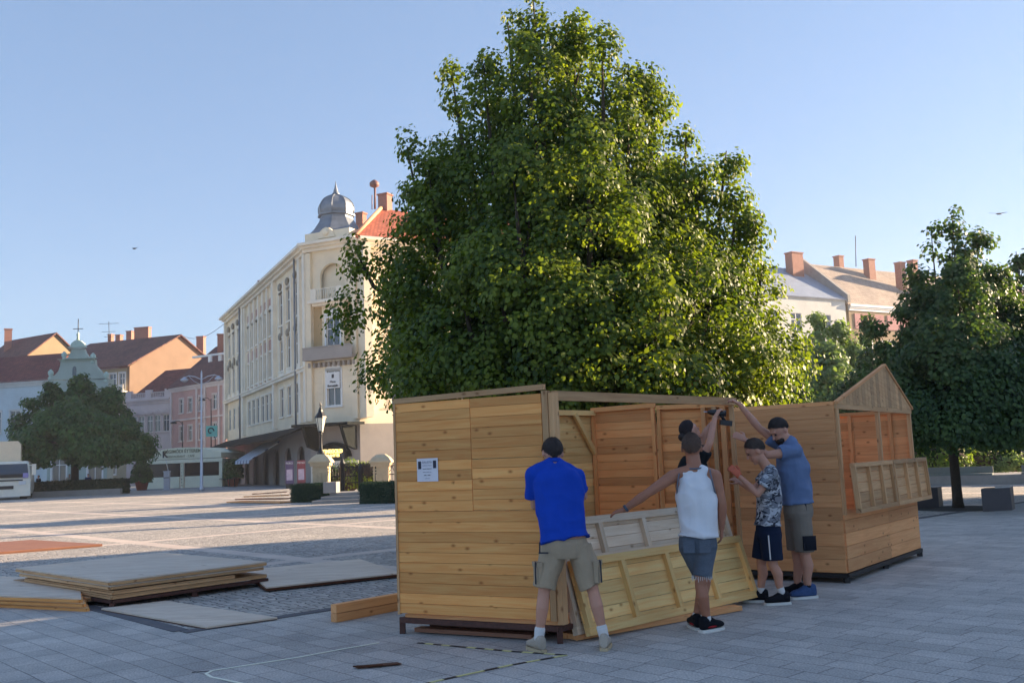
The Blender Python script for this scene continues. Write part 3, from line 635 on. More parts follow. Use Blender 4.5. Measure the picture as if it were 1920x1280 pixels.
for i in range(9): box_trim(None,'',q0,ud,nd,.5,mc-1,5.4+i*.42,5.4+i*.42+.38,.03,None,0,b); box_trim(None,'',q0,ud,nd,mc+1,Lc-.5,5.4+i*.42,5.4+i*.42+.38,.03,None,0,b)
b.each('rustication', CREAM, cb)
cornice(cb, q0, ud, nd, -.3, Lc+.3, EV+.04, CREAM2, 1.0)
b = M(); b.box(q0+ud*mc+nd*.12+UPV*8.05, ud*.62, nd*.02, UPV*.62); bn = b.build('banner', WFR, None)
tag(bn, 'white banner with a small crest hung over the corner first floor window', 'banner')
BLK = mat('black_print', srgb(40,40,48), .6, .1)
text('banner_text', 'Haus', BLK, bn, q0+ud*mc+nd*.16+UPV*7.93, .26, ud); text('banner_text', 'Borostyán', BLK, bn, q0+ud*mc+nd*.16+UPV*7.62, .24, ud, bold=.006)
b = M(); b.box(q0+ud*mc+nd*.15+UPV*8.36, ud*.1, nd*.01, UPV*.14); b.build('crest', BLK, bn)
# right facade (mostly behind the linden) and the sunlit pier
q2 = q1 + V((.87,.49,0)).normalized()*34; ur = (q2-q1).normalized(); nr = ur.cross(UPV)
wr = []
for i in range(9):
    t = 3.2+i*3.2
    wr += [(t,13.9,1.2,2.5,'arch'), (t,9.9,1.2,2.5,'baroque'), (t,5.9,1.2,2.4,'std')]
facade(cb, q1, q2, 4.6, EV-.5, CREAM, wr, CREAM2, name='side_wall'); cornice(cb, q1, ur, nr, 0, 34, EV, CREAM2, .9)
b = M(); b.box(q1+nr*.75+ur*.25+UPV*(4.9+(EV-5.4)/2), ur*.3, nr*.85, UPV*((EV-5.6)/2)); b.build('corner_pier', CREAM, cb)
# ground floor: dark arches and canopy
wg = [(t,0.0,2.6,3.2,'none') for t in np.linspace(3, Lf-3.2, 8)]
facade(cb, aK, aK+uK*Lf, 0, 4.6, STONE, wg, name='ground_floor_wall')
facade(cb, q0, q1, 0, 4.6, STONE, [(mc,0,2.4,3.1,'none')], name='ground_floor_wall'); facade(cb, q1, q2, 0, 4.6, STONE, [(t,0,2.6,3.3,'none') for t in (4,9,14,19,24,29)], name='ground_floor_wall')
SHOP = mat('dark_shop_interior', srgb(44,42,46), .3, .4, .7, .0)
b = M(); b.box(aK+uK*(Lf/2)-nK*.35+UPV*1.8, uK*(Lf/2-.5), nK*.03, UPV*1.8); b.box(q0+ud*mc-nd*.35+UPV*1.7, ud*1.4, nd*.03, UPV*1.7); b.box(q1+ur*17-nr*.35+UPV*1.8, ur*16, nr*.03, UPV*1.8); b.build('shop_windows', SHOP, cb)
for i, t in enumerate(np.linspace(3, Lf-3.2, 8)):
    b = M(); n_ = 12                                       # rounded heads of the openings
    for j in range(n_):
        a0, a1 = math.pi*j/n_, math.pi*(j+1)/n_
        b.prism([aK+uK*(t-math.cos(a0)*1.28)+UPV*(2.2+math.sin(a0)*1.0)+nK*.01, aK+uK*(t-math.cos(a1)*1.28)+UPV*(2.2+math.sin(a1)*1.0)+nK*.01, aK+uK*(t-math.cos(a1)*1.3)+UPV*3.25+nK*.01, aK+uK*(t-math.cos(a0)*1.3)+UPV*3.25+nK*.01], -nK*.2)
    b.build('arch_head', STONE, cb)
CANO = mat('dark_canopy', srgb(26,30,30), .9, .3, 1, .2, spec=.15)
b = M(); b.prism([aK+nK*.1+UPV*4.75, aK+nK*.1+UPV*4.6, aK+nK*2.6+UPV*3.7, aK+nK*2.6+UPV*3.82], uK*Lf)
b.prism([q0+nd*.1+UPV*4.75, q0+nd*.1+UPV*4.55, q0+nd*2.3+UPV*4.5, q0+nd*2.3+UPV*4.7], ud*(Lc+.5)); b.build('canopy', CANO, cb)
b = M()
for x in (-1.75, 1.75): b.prism([q0+ud*(mc+x)+nd*.05+UPV*4.5, q0+ud*(mc+x)+nd*1.9+UPV*4.5, q0+ud*(mc+x)+nd*1.2+UPV*3.0, q0+ud*(mc+x)+nd*.05+UPV*2.7], ud*.3)
b.each('canopy_bracket', CANO, cb)
b = M(); n_ = 16
for j in range(n_):
    a0, a1 = math.pi*j/n_, math.pi*(j+1)/n_
    b.prism([q0+ud*(mc-math.cos(a)*r)+nd*.02+UPV*(2.2+math.sin(a)*r*.72) for a, r in ((a0,1.25),(a1,1.25),(a1,1.55),(a0,1.55))], nd*.25)
b.build('door_arch', CANO, cb)
b = M(); b.box(q0+ud*mc+nd*.12+UPV*.95, ud*2.2, nd*.03, UPV*.95); b.build('shop_front', CREAM2, cb)
k = NT('gold_sign', .3); k.b.inputs['Base Color'].default_value = srgb(250,214,110); k.b.inputs['Emission Color'].default_value = srgb(255,214,110); k.b.inputs['Emission Strength'].default_value = .9; GOLD = k.m
b = M(); b.box(q0+ud*mc+nd*.3+UPV*2.5, ud*1.05, nd*.04, UPV*.36); sg = b.build('shop_sign', SHOP, None); tag(sg, 'lit golden lettering over the arched corner shop door', 'sign')
text('lettering', 'TIMEGOLD', GOLD, sg, q0+ud*mc+nd*.35+UPV*2.62, .38, ud, bold=.014); text('lettering', 'ARANY ÉS', GOLD, sg, q0+ud*mc+nd*.35+UPV*2.3, .28, ud, bold=.01)
# attic, dome
dc = q0+ud*(mc-.75)-nd*1.7+UPV*.3; b = M()
da = q0+ud*mc-nd*2.0; b.box(da+nd*1.9+UPV*(EV+.55), ud*(Lc/2-.2), nd*.7, UPV*.3); b.prism([da+nd*2.75+ud*x+UPV*(EV+.3+z) for x, z in ((-.8,0),(.8,0),(.6,.5),(.28,.75),(0,.82),(-.28,.75),(-.6,.5))], nd*-.3)
b.ball(da+nd*2.8+UPV*(EV+.7), .28,.12,.28, 10, ud, nd); b.build('attic', CREAM, cb)
oct_ = lambda r, z, k=8: [dc+ud*(math.cos(math.pi/8+2*math.pi*i/k)*r)+nd*(math.sin(math.pi/8+2*math.pi*i/k)*r)+UPV*(EV+z) for i in range(k)]
b = M(); b.rings([oct_(r, z) for r, z in ((2.45,.55),(2.05,.95),(1.6,1.6),(1.38,2.0),(1.34,2.2),(1.52,2.27),(1.52,2.4),(1.42,2.43))], False)
b.build('dome_base', ZINC, cb)
b = M(); prof = [(1.36,2.43),(1.44,2.7),(1.44,3.0),(1.33,3.32),(1.12,3.6),(.82,3.82),(.48,3.98),(.26,4.08)]
b.rings([oct_(r, z, 8) for r, z in prof], False)
for i in range(8): b.tube([oct_(r*1.0+.02, z)[i] for r, z in prof], .035, 6)
b.build('dome', ZINC, cb)
b = M(); b.lathe(dc+UPV*EV, [(.3,4.05),(.32,4.15),(.2,4.3),(.18,4.45),(.09,4.75),(.04,5.0),(.01,5.25)], 12); b.build('finial', ZINC, cb)
# roofs of the corner building
bi = V((-.49,.87,0)); rz = EV+4.4
b = M(); s1 = q1+nr*.6+UPV*(EV+.1); s2 = q2+nr*.6+UPV*(EV+.1); r1 = P(715,392,79); r1 = V((r1.x,r1.y,r1.z)); r2 = r1+ur*26; r2.z = r1.z
roofpoly(b, [q1-ur*.3+nr*.6+UPV*(EV+.1), s2, r2, r1]); t0_ = aK+uK*2+nK*.6+UPV*(EV+.05); rr0 = aK+uK*4-nK*5+UPV*(EV+2.6)
roofpoly(b, [q1-nd*2.2+UPV*(EV+.1), r1, q0-nK*6+UPV*(EV+2.2), q0-nd*2.2-nK*.5+UPV*(EV+.1)]); roofpoly(b, [t0_, q0-uK*2.5+nK*.6+UPV*(EV+.05), q0-uK*4-nK*5+UPV*(EV+2.6), rr0])
b.build('roof', TILE_O, cb)
b = M(); b.tube([q1-ur*.2+nr*.5+UPV*(EV+.25), r1+UPV*.12], .16, 8); b.build('roof_ridge', mat('pale_ridge_tile', srgb(226,160,120), .8), cb)
p_ = P(722,378,79.5); chimney(cb, (p_.x,p_.y), rz-1, P(722,367,79.5).z, .9, .8, yawc); p_ = P(677,405,80); chimney(cb, (p_.x,p_.y), EV+1, P(677,402,80).z, .7, .6, yawc)
p_ = P(495,530,88); chimney(cb, (p_.x,p_.y), EV, P(495,528,88).z, .8, .6, yawc)
mp = P(703,392,80); b = M(); b.tube([mp, P(703,350,80)], .09, 8); b.lathe((mp.x,mp.y,0), [(.12,P(703,352,80).z),(.4,P(703,349,80).z),(.42,P(703,343,80).z),(.15,P(703,338,80).z)], 14); b.tube([mp-ud*.3, P(703,365,80)-ud*.3], .04, 6)
tag(b.build('siren_mast', mat('rust_red_metal', srgb(130,90,84), .6), None), 'slim mast with a round siren drum standing on the orange roof', 'siren')
# awning, lit sign, posters of the street front
aw = aK+uK*tpx(497)+nK*.2
b = M(); Lw = tpx(528)-tpx(497)
STRIPE = None
k = NT('striped_awning', .8); uvn = k.n('UVMap'); sx = k.n('SeparateXYZ'); k.l(uvn.outputs[0], sx.inputs[0]); f_ = k.math('LESS_THAN', k.math('FRACT', k.math('MULTIPLY', sx.outputs[0], .7)), .22)
k.col(k.mix(f_, srgb(196,204,214), srgb(52,66,110)))
for i in range(12):
    x0, x1 = Lw*i/12, Lw*(i+1)/12
    b.add([aw+uK*x0+UPV*3.9, aw+uK*x1+UPV*3.9, aw+uK*x1+nK*2.6+UPV*2.3, aw+uK*x0+nK*2.6+UPV*2.3, aw+uK*x0+nK*2.62+UPV*2.0, aw+uK*x1+nK*2.62+UPV*2.0], [(3,2,1,0),(4,5,2,3)], [(x0,0),(x1,0),(x1,3),(x0,3),(x0,3.3),(x1,3.3)])
b.prism([aw+UPV*3.85, aw+nK*2.6+UPV*2.28, aw+nK*2.6+UPV*2.24, aw+UPV*3.7], uK*Lw)
tag(b.build('awning', k.m, None, tuple(aw)), 'blue and white striped awning sloping over the cafe front', 'awning')
k = NT('red_lit_sign', .5); k.b.inputs['Base Color'].default_value = srgb(200,50,36); k.b.inputs['Emission Color'].default_value = srgb(230,60,40); k.b.inputs['Emission Strength'].default_value = .5
sp = aK+uK*tpx(452)+nK*3.0; b = M(); b.box(sp+UPV*2.9, V((.75,0,0)), V((0,.15,0)), UPV*.6); b.box(sp+nK*-1.4+UPV*3.3, nK*1.4, uK*.04, UPV*.04)
s5 = b.build('shop_sign', k.m, None); tag(s5, 'square red lit sign left of the striped awning', 'sign'); text('lettering', '5', mat('cream_letter', srgb(236,180,140), .5), s5, sp+UPV*2.9+V((0,-.17,0)), 1.0, (1,0,0), bold=.03)
for i, (px, c_, lab, tx) in enumerate(((543,(100,80,112),'purple and white poster panel standing before the arcade','PURO'),(565,(140,66,72),'red poster panel standing before the arcade nearer the lamp','MENÜ'))):
    q_ = P(px,880,72); q_.z = 0; b = M(); b.box(q_+UPV*1.2, V((.3,0,0)), V((0,.05,0)), UPV*.85); b.cur = 1; b.box(q_+UPV*.18, V((.26,0,0)), V((0,.12,0)), UPV*.17); b.cur = 2; b.box(q_+UPV*1.0+V((0,-.056,0)), V((.22,0,0)), V((0,.004,0)), UPV*.4)
    o = b.build('poster_panel', [mat('poster%d_paper' % i, srgb(*c_), .6, .3, 2), DARKST, mat('poster_white', srgb(196,176,190), .6, .35, 3)], None); tag(o, lab, 'poster', 'poster panels')
    text('lettering', tx, WFR, o, q_+UPV*1.85+V((0,-.06,0)), .2, (1,0,0))
# ======== town houses at left
def house(name, label, p0, p1, z1, wm, wins, trim, depth, roofm, rh, roof='gable', cat='house', grp='old town houses round the square', over=.4, ridge=.5, hip=(0,0), z0=0.0, corn=True):
    p0, p1 = V((p0[0],p0[1],0)), V((p1[0],p1[1],0)); u = (p1-p0).normalized(); n = u.cross(UPV); L = (p1-p0).length
    r = empty(name, (p0+p1)/2, label, cat, grp)
    facade(r, p0, p1, z0, z1, wm, wins, trim, depth=.4)
    b = M(); q = [p0-n*.41, p1-n*.41, p1-n*depth, p0-n*depth]
    b.prism([x+UPV*.0 for x in q], UPV*z1)
    if roof == 'gable' and hip == (0,0):
        for x in (p0, p1-u*.3): b.prism([x-n*.02+UPV*z1, x-n*depth+UPV*z1, x-n*depth*ridge+UPV*(z1+rh-.1)], u*.3)
    b.build('side_walls', wm, r)
    b = M(); e0, e1 = p0-u*over+n*over+UPV*z1, p1+u*over+n*over+UPV*z1; k0, k1 = p0-u*over-n*(depth+over)+UPV*z1, p1+u*over-n*(depth+over)+UPV*z1
    t0, t1 = p0-u*over+u*hip[0]-n*depth*ridge+UPV*(z1+rh), p1+u*over-u*hip[1]-n*depth*ridge+UPV*(z1+rh)
    roofpoly(b, [e0,e1,t1,t0]); roofpoly(b, [k0,k1,t1,t0])
    if hip[0]: roofpoly(b, [e0,k0,t0])
    if hip[1]: roofpoly(b, [e1,k1,t1])
    b.build('roof', roofm, r)
    if corn: cornice(r, p0, u, n, 0, L, z1-.05, trim or CREAM2, .35)
    return r, p0, u, n, L
def X2(px, py, Y): q = P(px, py, Y); return (q.x, q.y)
# pink two-storey house
pa, pb = P(320,724,126), P(424,708,116)
L_ = (V((pb.x,pb.y,0))-V((pa.x,pa.y,0))).length; fx = lambda px: (px-320)/104*L_
wp = [(fx(x), z, 1.0, h, 'std') for x in (342,359,379,404) for z, h in ((9.0,1.8),(5.4,1.9))]
r, p0, u, n, L = house('town_house', 'pink two storey house with a dark mansard roof beside the cream corner building', pa, pb, pb.z-.2, PINK, wp, PALEP, 9, TILE_B, 5.4, hip=(4.0,0))
b = M()
for x in (.3, fx(372)+.0, fx(387), L-.4, L-1.6): box_trim(None,'',p0,u,n,x-.22,x+.22,1,pb.z-.6,.15,None,-.02,b)
box_trim(None,'',p0,u,n,0,L,8.0,8.2,.2,None,-.02,b); b.each('pilaster', PALEP, r)
for px, dz in ((415,.8),): q = P(px,650,124); chimney(r, (q.x,q.y), pb.z+3, P(px,628,124).z, 1.0, .8, .3)
b = M()
for px, py in ((394,673),(413,671)): q = P(px,py,118.6); b.box(q, u*.35, n*.1, UPV*.35)
b.beam(P(362,670,121), P(424,662,118), .3, .25); b.build('roof_light', WFR, r)
# low cream house with balustrade
pa, pb = P(238,752,130), P(321,738,127); L_ = (V((pb.x,pb.y,0))-V((pa.x,pa.y,0))).length; fx = lambda px: (px-238)/83*L_
r, p0, u, n, L = house('town_house', 'low cream house with a balustraded roof edge between the gabled house and the pink one', pa, pb, pb.z-.5, PALEP, [(fx(x),6.9,1.05,2.2,'hood') for x in (252,266,282,296,312)], PALEP, 8, TILE_R, 4.2, hip=(3.0,0), over=0)
b = M(); box_trim(None,'',p0,u,n,0,L,pb.z-.5,pb.z-.25,.1,None,-.2,b); box_trim(None,'',p0,u,n,0,L,pb.z+.3,pb.z+.42,.1,None,-.2,b)
for i in range(24): box_trim(None,'',p0,u,n,L*(i+.3)/24,L*(i+.7)/24,pb.z-.25,pb.z+.3,.05,None,-.1,b)
for x in (.4,L*.5,L-.5): box_trim(None,'',p0,u,n,x-.5,x+.5,pb.z-.5,pb.z+.75,.15,None,-.25,b)
b.build('balustrade', PALEP, r)
# tall gabled beige house; its gable end faces the square, sunlit
e0 = P(243,686,134); apx = P(335,627,141); e1 = apx+(V((apx.x,apx.y,0))-V((e0.x,e0.y,0))); e1.z = e0.z
gd = (V((e1.x,e1.y,0))-V((e0.x,e0.y,0))); ld = V((-.93,.36,0)).normalized(); gh = empty('town_house', (e0.x,e0.y,0), 'tall beige house with a sunlit blank gable wall and loggia balconies', 'house', 'old town houses round the square')
g0 = V((e0.x,e0.y,0)); HL = 17
b = M(); b.prism([g0, g0+gd, g0+gd+UPV*e0.z, g0+gd/2+UPV*(apx.z-.1), g0+UPV*e0.z], ld*.4); b.build('gable_wall', BEIGE, gh)
f1 = g0+ld*4.2
facade(gh, f1, g0+ld*.4+V((0,0,0)), 0, e0.z-.2, LEMON, [(1.2,e0.z-3.2,1.2,2.3,'std'),(2.9,e0.z-3.2,1.0,2.3,'std'),(1.2,e0.z-8.4,1.4,2.6,'std'),(2.9,e0.z-8.4,1.1,2.6,'std'),(1.2,1.5,1.4,2.6,'std')], WFR)
facade(gh, g0+ld*HL, f1, 0, e0.z-.2, LEMON, [(2+i*2.6,e0.z-3.2,1.2,2.0,'std') for i in range(4)], WFR)
b = M(); nn = V((-ld.x,-ld.y,0)).cross(UPV); b.box(f1-ld*2.0+nn*.5+UPV*(e0.z-3.6), ld*2.0, nn*.5, UPV*.1)
b.box(f1-ld*2.0+nn*.97+UPV*(e0.z-3.05), ld*2.0, nn*.03, UPV*.45); b.box(f1-ld*2.0+nn*.5+UPV*(e0.z-5.4), ld*2.0, nn*.5, UPV*.1); b.build('balcony', CREAM2, gh)
b = M(); ov = nn*.9
ax0 = g0+gd/2+UPV*apx.z-ld*.5; roofpoly(b, [g0+ov+UPV*e0.z-ld*.5, ax0, ax0+ld*(HL+.5), g0+ov+UPV*e0.z+ld*HL]); roofpoly(b, [g0+gd+UPV*e0.z-ld*.5, ax0, ax0+ld*(HL+.5), g0+gd+UPV*e0.z+ld*HL]); b.build('roof', TILE_B, gh)
for px0, px1, py0, py1, Y in ((238,250,622,646,147),(251,284,615,642,145),(204,212,628,640,152),(218,229,629,640,151),(369,385,632,652,150)):
    q = P((px0+px1)/2,py1,Y); chimney(gh, (q.x,q.y), q.z-2.5, P((px0+px1)/2,py0,Y).z, (px1-px0)/1800*Y*.9, .8, -.2)
b = M(); m0 = P(205,645,150); m1 = P(204,603,150); b.tube([m0,m1], .05, 6)
for dz, wd in ((.3,1.6),(1.6,1.1),(2.4,.7)): b.beam(m1-UPV*dz-V((wd,0,0)), m1-UPV*dz+V((wd,0,0)), .05, .05)
tag(b.build('roof_antenna', DARKST), 'thin television antenna on the brown roof of the gabled house', 'antenna')
# rear dark-roofed house left of it
r, p0, u, n, L = house('town_house', 'house with a dark brown roof rising behind the mint gable', X2(168,700,160), X2(262,690,150), P(215,684,155).z-1, WHITEP, [], None, 12, TILE_B, 4.8, hip=(4,0), corn=False)
q = P(164,655,150); chimney(r, (q.x,q.y), q.z-3, P(164,652,150).z, .8, .7)
# mint baroque gable house
gz = 104; gp = lambda x, y: P(x, y, gz); S_ = lambda x, y: gp(x/3.7667, 600+y/3.7667)
c0, c1 = S_(340,640), S_(760,640); v0, v1 = V((c0.x,c0.y,0)), V((c1.x,c1.y,0))
bgz = S_(550,420).z
r = empty('gabled_house', (v0+v1)/2, 'mint green baroque gabled house with scrolled gable and a cross on top', 'house', 'old town houses round the square')
Lg_ = (v1-v0).length
facade(r, v0, v1, 0, bgz, GREENP, [(Lg_*.2,6.5,1.2,2.4,'std'),(Lg_*.5,6.5,1.2,2.4,'std'),(Lg_*.8,6.5,1.2,2.4,'std'),(Lg_*.2,1,1.5,2.6,'std'),(Lg_*.8,1,1.5,2.6,'std')], WFR, depth=1.6)
out = [(340,420),(352,395),(385,390),(412,360),(425,320),(428,280),(480,262),(500,225),(506,205),(590,205),(600,230),(622,262),(668,280),(672,320),(700,350),(730,395),(760,420)]
b = M(); pts = [S_(x,y) for x, y in out]; b.prism(pts[::-1], (0,.6,0)); hol = S_(525,360)
b.build('scrolled_gable', GREENP, r)
b = M(); f_ = V((0,-.2,0))
for (x0,x1,y0,y1,d) in ((415,685,268,280,.35),(422,678,282,290,.2),(488,608,186,196,.35),(495,600,197,204,.2)):
    a_, c_ = S_(x0,y1), S_(x1,y0); b.bx(a_.x,c_.x,gz-d,gz+.3,min(a_.z,c_.z)+.0,max(a_.z,c_.z))
b.prism([S_(x,y) for x, y in ((600,187),(592,165),(570,146),(547,138),(524,146),(502,165),(494,187))], (0,.5,0))
for x, y in ((447,258),(652,268),(352,385),(745,400)): q = S_(x,y); b.lathe(q+V((0,.2,0))-UPV*.6, [(.25,0),(.3,.25),(.15,.45),(.3,.7),(.28,.95),(.06,1.2)], 10)
q = S_(545,140); b.lathe(q+V((0,.2,0)), [(.18,0),(.12,.4),(.2,.6),(.05,.9)], 8); b.build('stone_trim', mat('pale_mint_trim', srgb(176,196,186), .85), r)
b = M(); a_, c_ = S_(512,395), S_(540,330); b.bx(a_.x,c_.x,gz-.03,gz+.1,a_.z,c_.z-.3); b.prism([V(((a_.x+c_.x)/2+math.cos(math.pi*i/8)*(c_.x-a_.x)/2, gz-.03, c_.z-.3+math.sin(math.pi*i/8)*.4)) for i in range(9)], (0,.1,0)); b.build('attic_window', GLASS, r)
b = M(); q = S_(545,140); t_ = S_(542,-10); b.tube([q+V((0,.2,.7)), V((q.x,gz+.2,t_.z))], .05, 6); b.beam(V((q.x-.55,gz+.2,t_.z-1.1)), V((q.x+.55,gz+.2,t_.z-1.1)), .07, .07); b.build('cross', DARKST, r)
# far left: red roofed long house + yellow gable behind
r, p0, u, n, L = house('town_house', 'long pale house under a broad red tiled roof at the left edge', X2(-150,735,110), X2(108,715,106), P(50,716,108).z, BLUEW, [(L0,z,1.3,2.4,'std') for L0 in (5.5,7.9,10.3,12.8) for z in (6.6,2.6)], WHITEP, 9, TILE_R, 3.5, hip=(0,3.2))
r, p0, u, n, L = house('town_house', 'yellow gable end with a brick chimney over the red roof at the left edge', X2(-30,700,140), X2(52,700,134), P(30,672,137).z, YEL, [], None, 8, TILE_B, 3.6, corn=False)
q = P(15,640,140); chimney(r, (q.x,q.y), q.z-3, P(15,618,140).z, 1.0, .8)
# ======== right-hand houses
RS = P(1584,562,100); rd = V((.86,.51,0)).normalized(); rs0 = V((RS.x,RS.y,0))
r, p0, u, n, L = house('town_house', 'white house with a pale metal roof just right of the big linden', rs0-rd*17, rs0, RS.z, WHITEP, [(L0,z,1.5 if z>12 else 1.3,2.0,'plain') for L0 in (3.0,6.3,9.6,13.9) for z in (13.0,9.2,5.4,1.6)], WFR, 12, METALR, 4.4, corn=False, over=.3)
q = P(1490,500,103); chimney(r, (q.x,q.y), q.z-3, P(1490,476,103).z, 1.7, 1.0, .55)
b = M(); pr_ = rs0-n*6; b.prism([rs0+n*.4+UPV*(RS.z-.3), rs0+n*.4+UPV*(RS.z+.5), pr_+UPV*(RS.z+6.0), rs0-n*12+UPV*(RS.z+.5), rs0-n*12+UPV*(RS.z-.3)], rd*.4); b.build('fire_wall', CONC, r)
r, p0, u, n, L = house('town_house', 'long yellow and rose house with tan tiled roof behind the right tree', rs0+rd*.45, rs0+rd*40, RS.z-.5, YEL, [(2.5+i*3.2,z,1.4,2.2,'std') for i in range(11) for z in (10.2,6.4,2.2)], WFR, 14, TILE_T, 5.6, over=.3, ridge=.42)
b = M()
for i in range(6): box_trim(None,'',p0,u,n,.8+i*5.2,5.4+i*5.2,RS.z-3.0,RS.z-1.4,.08,None,0,b)
b.each('rose_panel', ROSE, r)
b = M(); roofz = lambda k_: None
for px, py0, py1, wd in ((1573,482,497,.8),(1630,488,502,1.1),(1688,494,508,.9),(1712,490,510,.8)):
    q = P(px,py1,109); chimney(r, (q.x,q.y), q.z-2.2, P(px,py0,109).z, wd, .8, .55)
b = M(); b.tube([P(1605,500,108), P(1604,442,108)], .05, 6); tag(b.build('roof_antenna', DARKST), 'tall thin mast on the tan roof at right', 'antenna')
b = M(); a_, c_ = P(424,604,112), P(335,627,141); b.tube([a_+(c_-a_)*t+UPV*(-1.2*math.sin(math.pi*t)) for t in np.linspace(0,1,12)], .03, 5); tag(b.build('overhead_wire', DARKST), 'thin wire spanning from the corner building to the gabled house', 'wire')
# ======== buildings outside the right edge that shade the square
sv = V((.94,.342,0)).normalized(); qv = V((-.342,.94,0)).normalized()
def shader(q0_, q1_, a0, dep, h, label):
    r = empty('apartment_house', sv*(a0+3)+qv*((q0_+q1_)/2), label, 'house'); c = [sv*a0+qv*q1_, sv*a0+qv*q0_]
    L0 = q1_-q0_
    facade(r, c[0], c[1], 0, h, CREAM, [(2+i*3.2,z,1.3,1.9,'std') for i in range(int((L0-3)/3.2)) for z in np.arange(1.5,h-2.5,3.3)], WFR)
    b = M(); b.prism([c[0]+sv*.6, c[1]+sv*.6, c[1]+sv*dep, c[0]+sv*dep], UPV*h); b.build('wing', CREAM, r)
    b = M(); t_ = [c[0]-sv*.4, c[1]-sv*.4, c[1]+sv*(dep+.3), c[0]+sv*(dep+.3)]; b.prism([p+UPV*(h+.02) for p in t_], UPV*.35); b.build('roof', TILE_B, r)
QE, QB = 20.7, 11.6
shader(-55, QB, 52, 12, 17.5, 'tall apartment house outside the right edge of the view')
shader(QB+.01, QE, 52, 12, 11.0, 'lower apartment house outside the right edge of the view')
# ---------------------------------------------------------------- people
SKIN = mat('skin', srgb(196,142,118), .55, .08, 9, .05, fine=60, bd=.002); SKIN_T = mat('tanned_skin', srgb(168,112,86), .55, .08, 9, .05, fine=60, bd=.002)
SKIN.node_tree.nodes['Principled BSDF'].inputs['Subsurface Weight'].default_value = .08
HAIR = mat('dark_brown_hair', srgb(46,34,30), .7, .35, 40, .6, fine=160, bd=.006); HAIR2 = mat('short_brown_hair', srgb(92,70,58), .8, .3, 40, .6, fine=160, bd=.004)
def cloth(n, c, var=.1): return mat(n, srgb(*c), .9, var, 5, .25, fine=90, bd=.003, spec=.2)
WORK = bpy.data.scenes.new('work')                           # scratch scene so that fusing one body does not re-evaluate the whole place
def solid(m, name, parent, material, voxel=.008, smooth=4, folds=0.0, fdir=None, fs=5.0, seed=0):
    """fuse closed overlapping shells into one continuous smooth surface"""
    me = bpy.data.meshes.new(name+'_raw'); me.from_pydata(m.v, [], m.f); o = bpy.data.objects.new(name, me); WORK.collection.objects.link(o)
    r = o.modifiers.new('r','REMESH'); r.mode = 'VOXEL'; r.voxel_size = voxel; s_ = o.modifiers.new('s','SMOOTH'); s_.factor = .5; s_.iterations = smooth
    vl = WORK.view_layers[0]; vl.update(); dg = vl.depsgraph; n = bpy.data.meshes.new_from_object(o.evaluated_get(dg)); bpy.data.objects.remove(o); bpy.data.meshes.remove(me)
    k_ = len(n.vertices); co = np.empty(k_*3); n.vertices.foreach_get('co', co); co = co.reshape(-1,3)
    if folds:
        no = np.empty(k_*3); n.vertex_normals.foreach_get('vector', no); no = no.reshape(-1,3); am = np.empty(k_)
        for i, (x, y, z) in enumerate(co.tolist()):
            q = V((x*fs+seed, y*fs+seed*.7, z*.45*fs)); f = noise.noise(q)+.55*noise.noise(q*2.3)
            am[i] = folds*(f*.8+.25-abs(noise.noise(V((x*3.4+z*3.2+seed, y*3, z*4.2-x*2.6))))*1.2)
        co = co+no*am[:,None]
    off = WL[parent.name]; n.vertices.foreach_set('co', (co-np.array(off)).ravel()); n.update()
    n.materials.clear(); n.materials.append(material); n.name = name
    n.polygons.foreach_set('use_smooth', [True]*len(n.polygons))
    r_ = bpy.data.objects.new(name, n); COL.objects.link(r_); r_.parent = parent; WL[r_.name] = off; return r_
def ell(c, lat, fwd, a, b, n=20, sq=1.0):
    out = []
    for k_ in range(n):
        t = 2*math.pi*k_/n; x, y = math.cos(t), math.sin(t); out.append(V(c)+lat*(a*math.copysign(abs(x)**sq, x))+fwd*(b*math.copysign(abs(y)**sq, y)))
    return out
def limb(m, pts, rad, k=5, seg=12):
    """smooth tapered limb through joints"""
    P_, R_ = [], []
    for i in range(len(pts)-1):
        for j in range(k):
            t = j/k; P_.append(V(pts[i]).lerp(V(pts[i+1]), t)); R_.append(rad[i]*(1-t)+rad[i+1]*t)
    P_.append(V(pts[-1])); R_.append(rad[-1])
    m.tube(P_, R_, seg); m.ball(pts[0], rad[0], rad[0], rad[0], 10); m.ball(pts[-1], rad[-1], rad[-1], rad[-1], 8)
def seg_pt(a, b, t): return V(a).lerp(V(b), t)
def muscle_arm(m, sh, el, wr, s=1.0):
    limb(m, [sh, seg_pt(sh,el,.4), el], [.056*s,.05*s,.038*s]); limb(m, [el, seg_pt(el,wr,.28), wr], [.038*s,.042*s,.026*s])
def muscle_leg(m, hp, kn, an, fwd, s=1.0):
    limb(m, [hp, seg_pt(hp,kn,.35), kn], [.092*s,.084*s,.056*s]); c = seg_pt(kn,an,.32)-fwd*.02
    limb(m, [kn, c, seg_pt(kn,an,.7), an], [.054*s,.058*s,.043*s,.035*s])
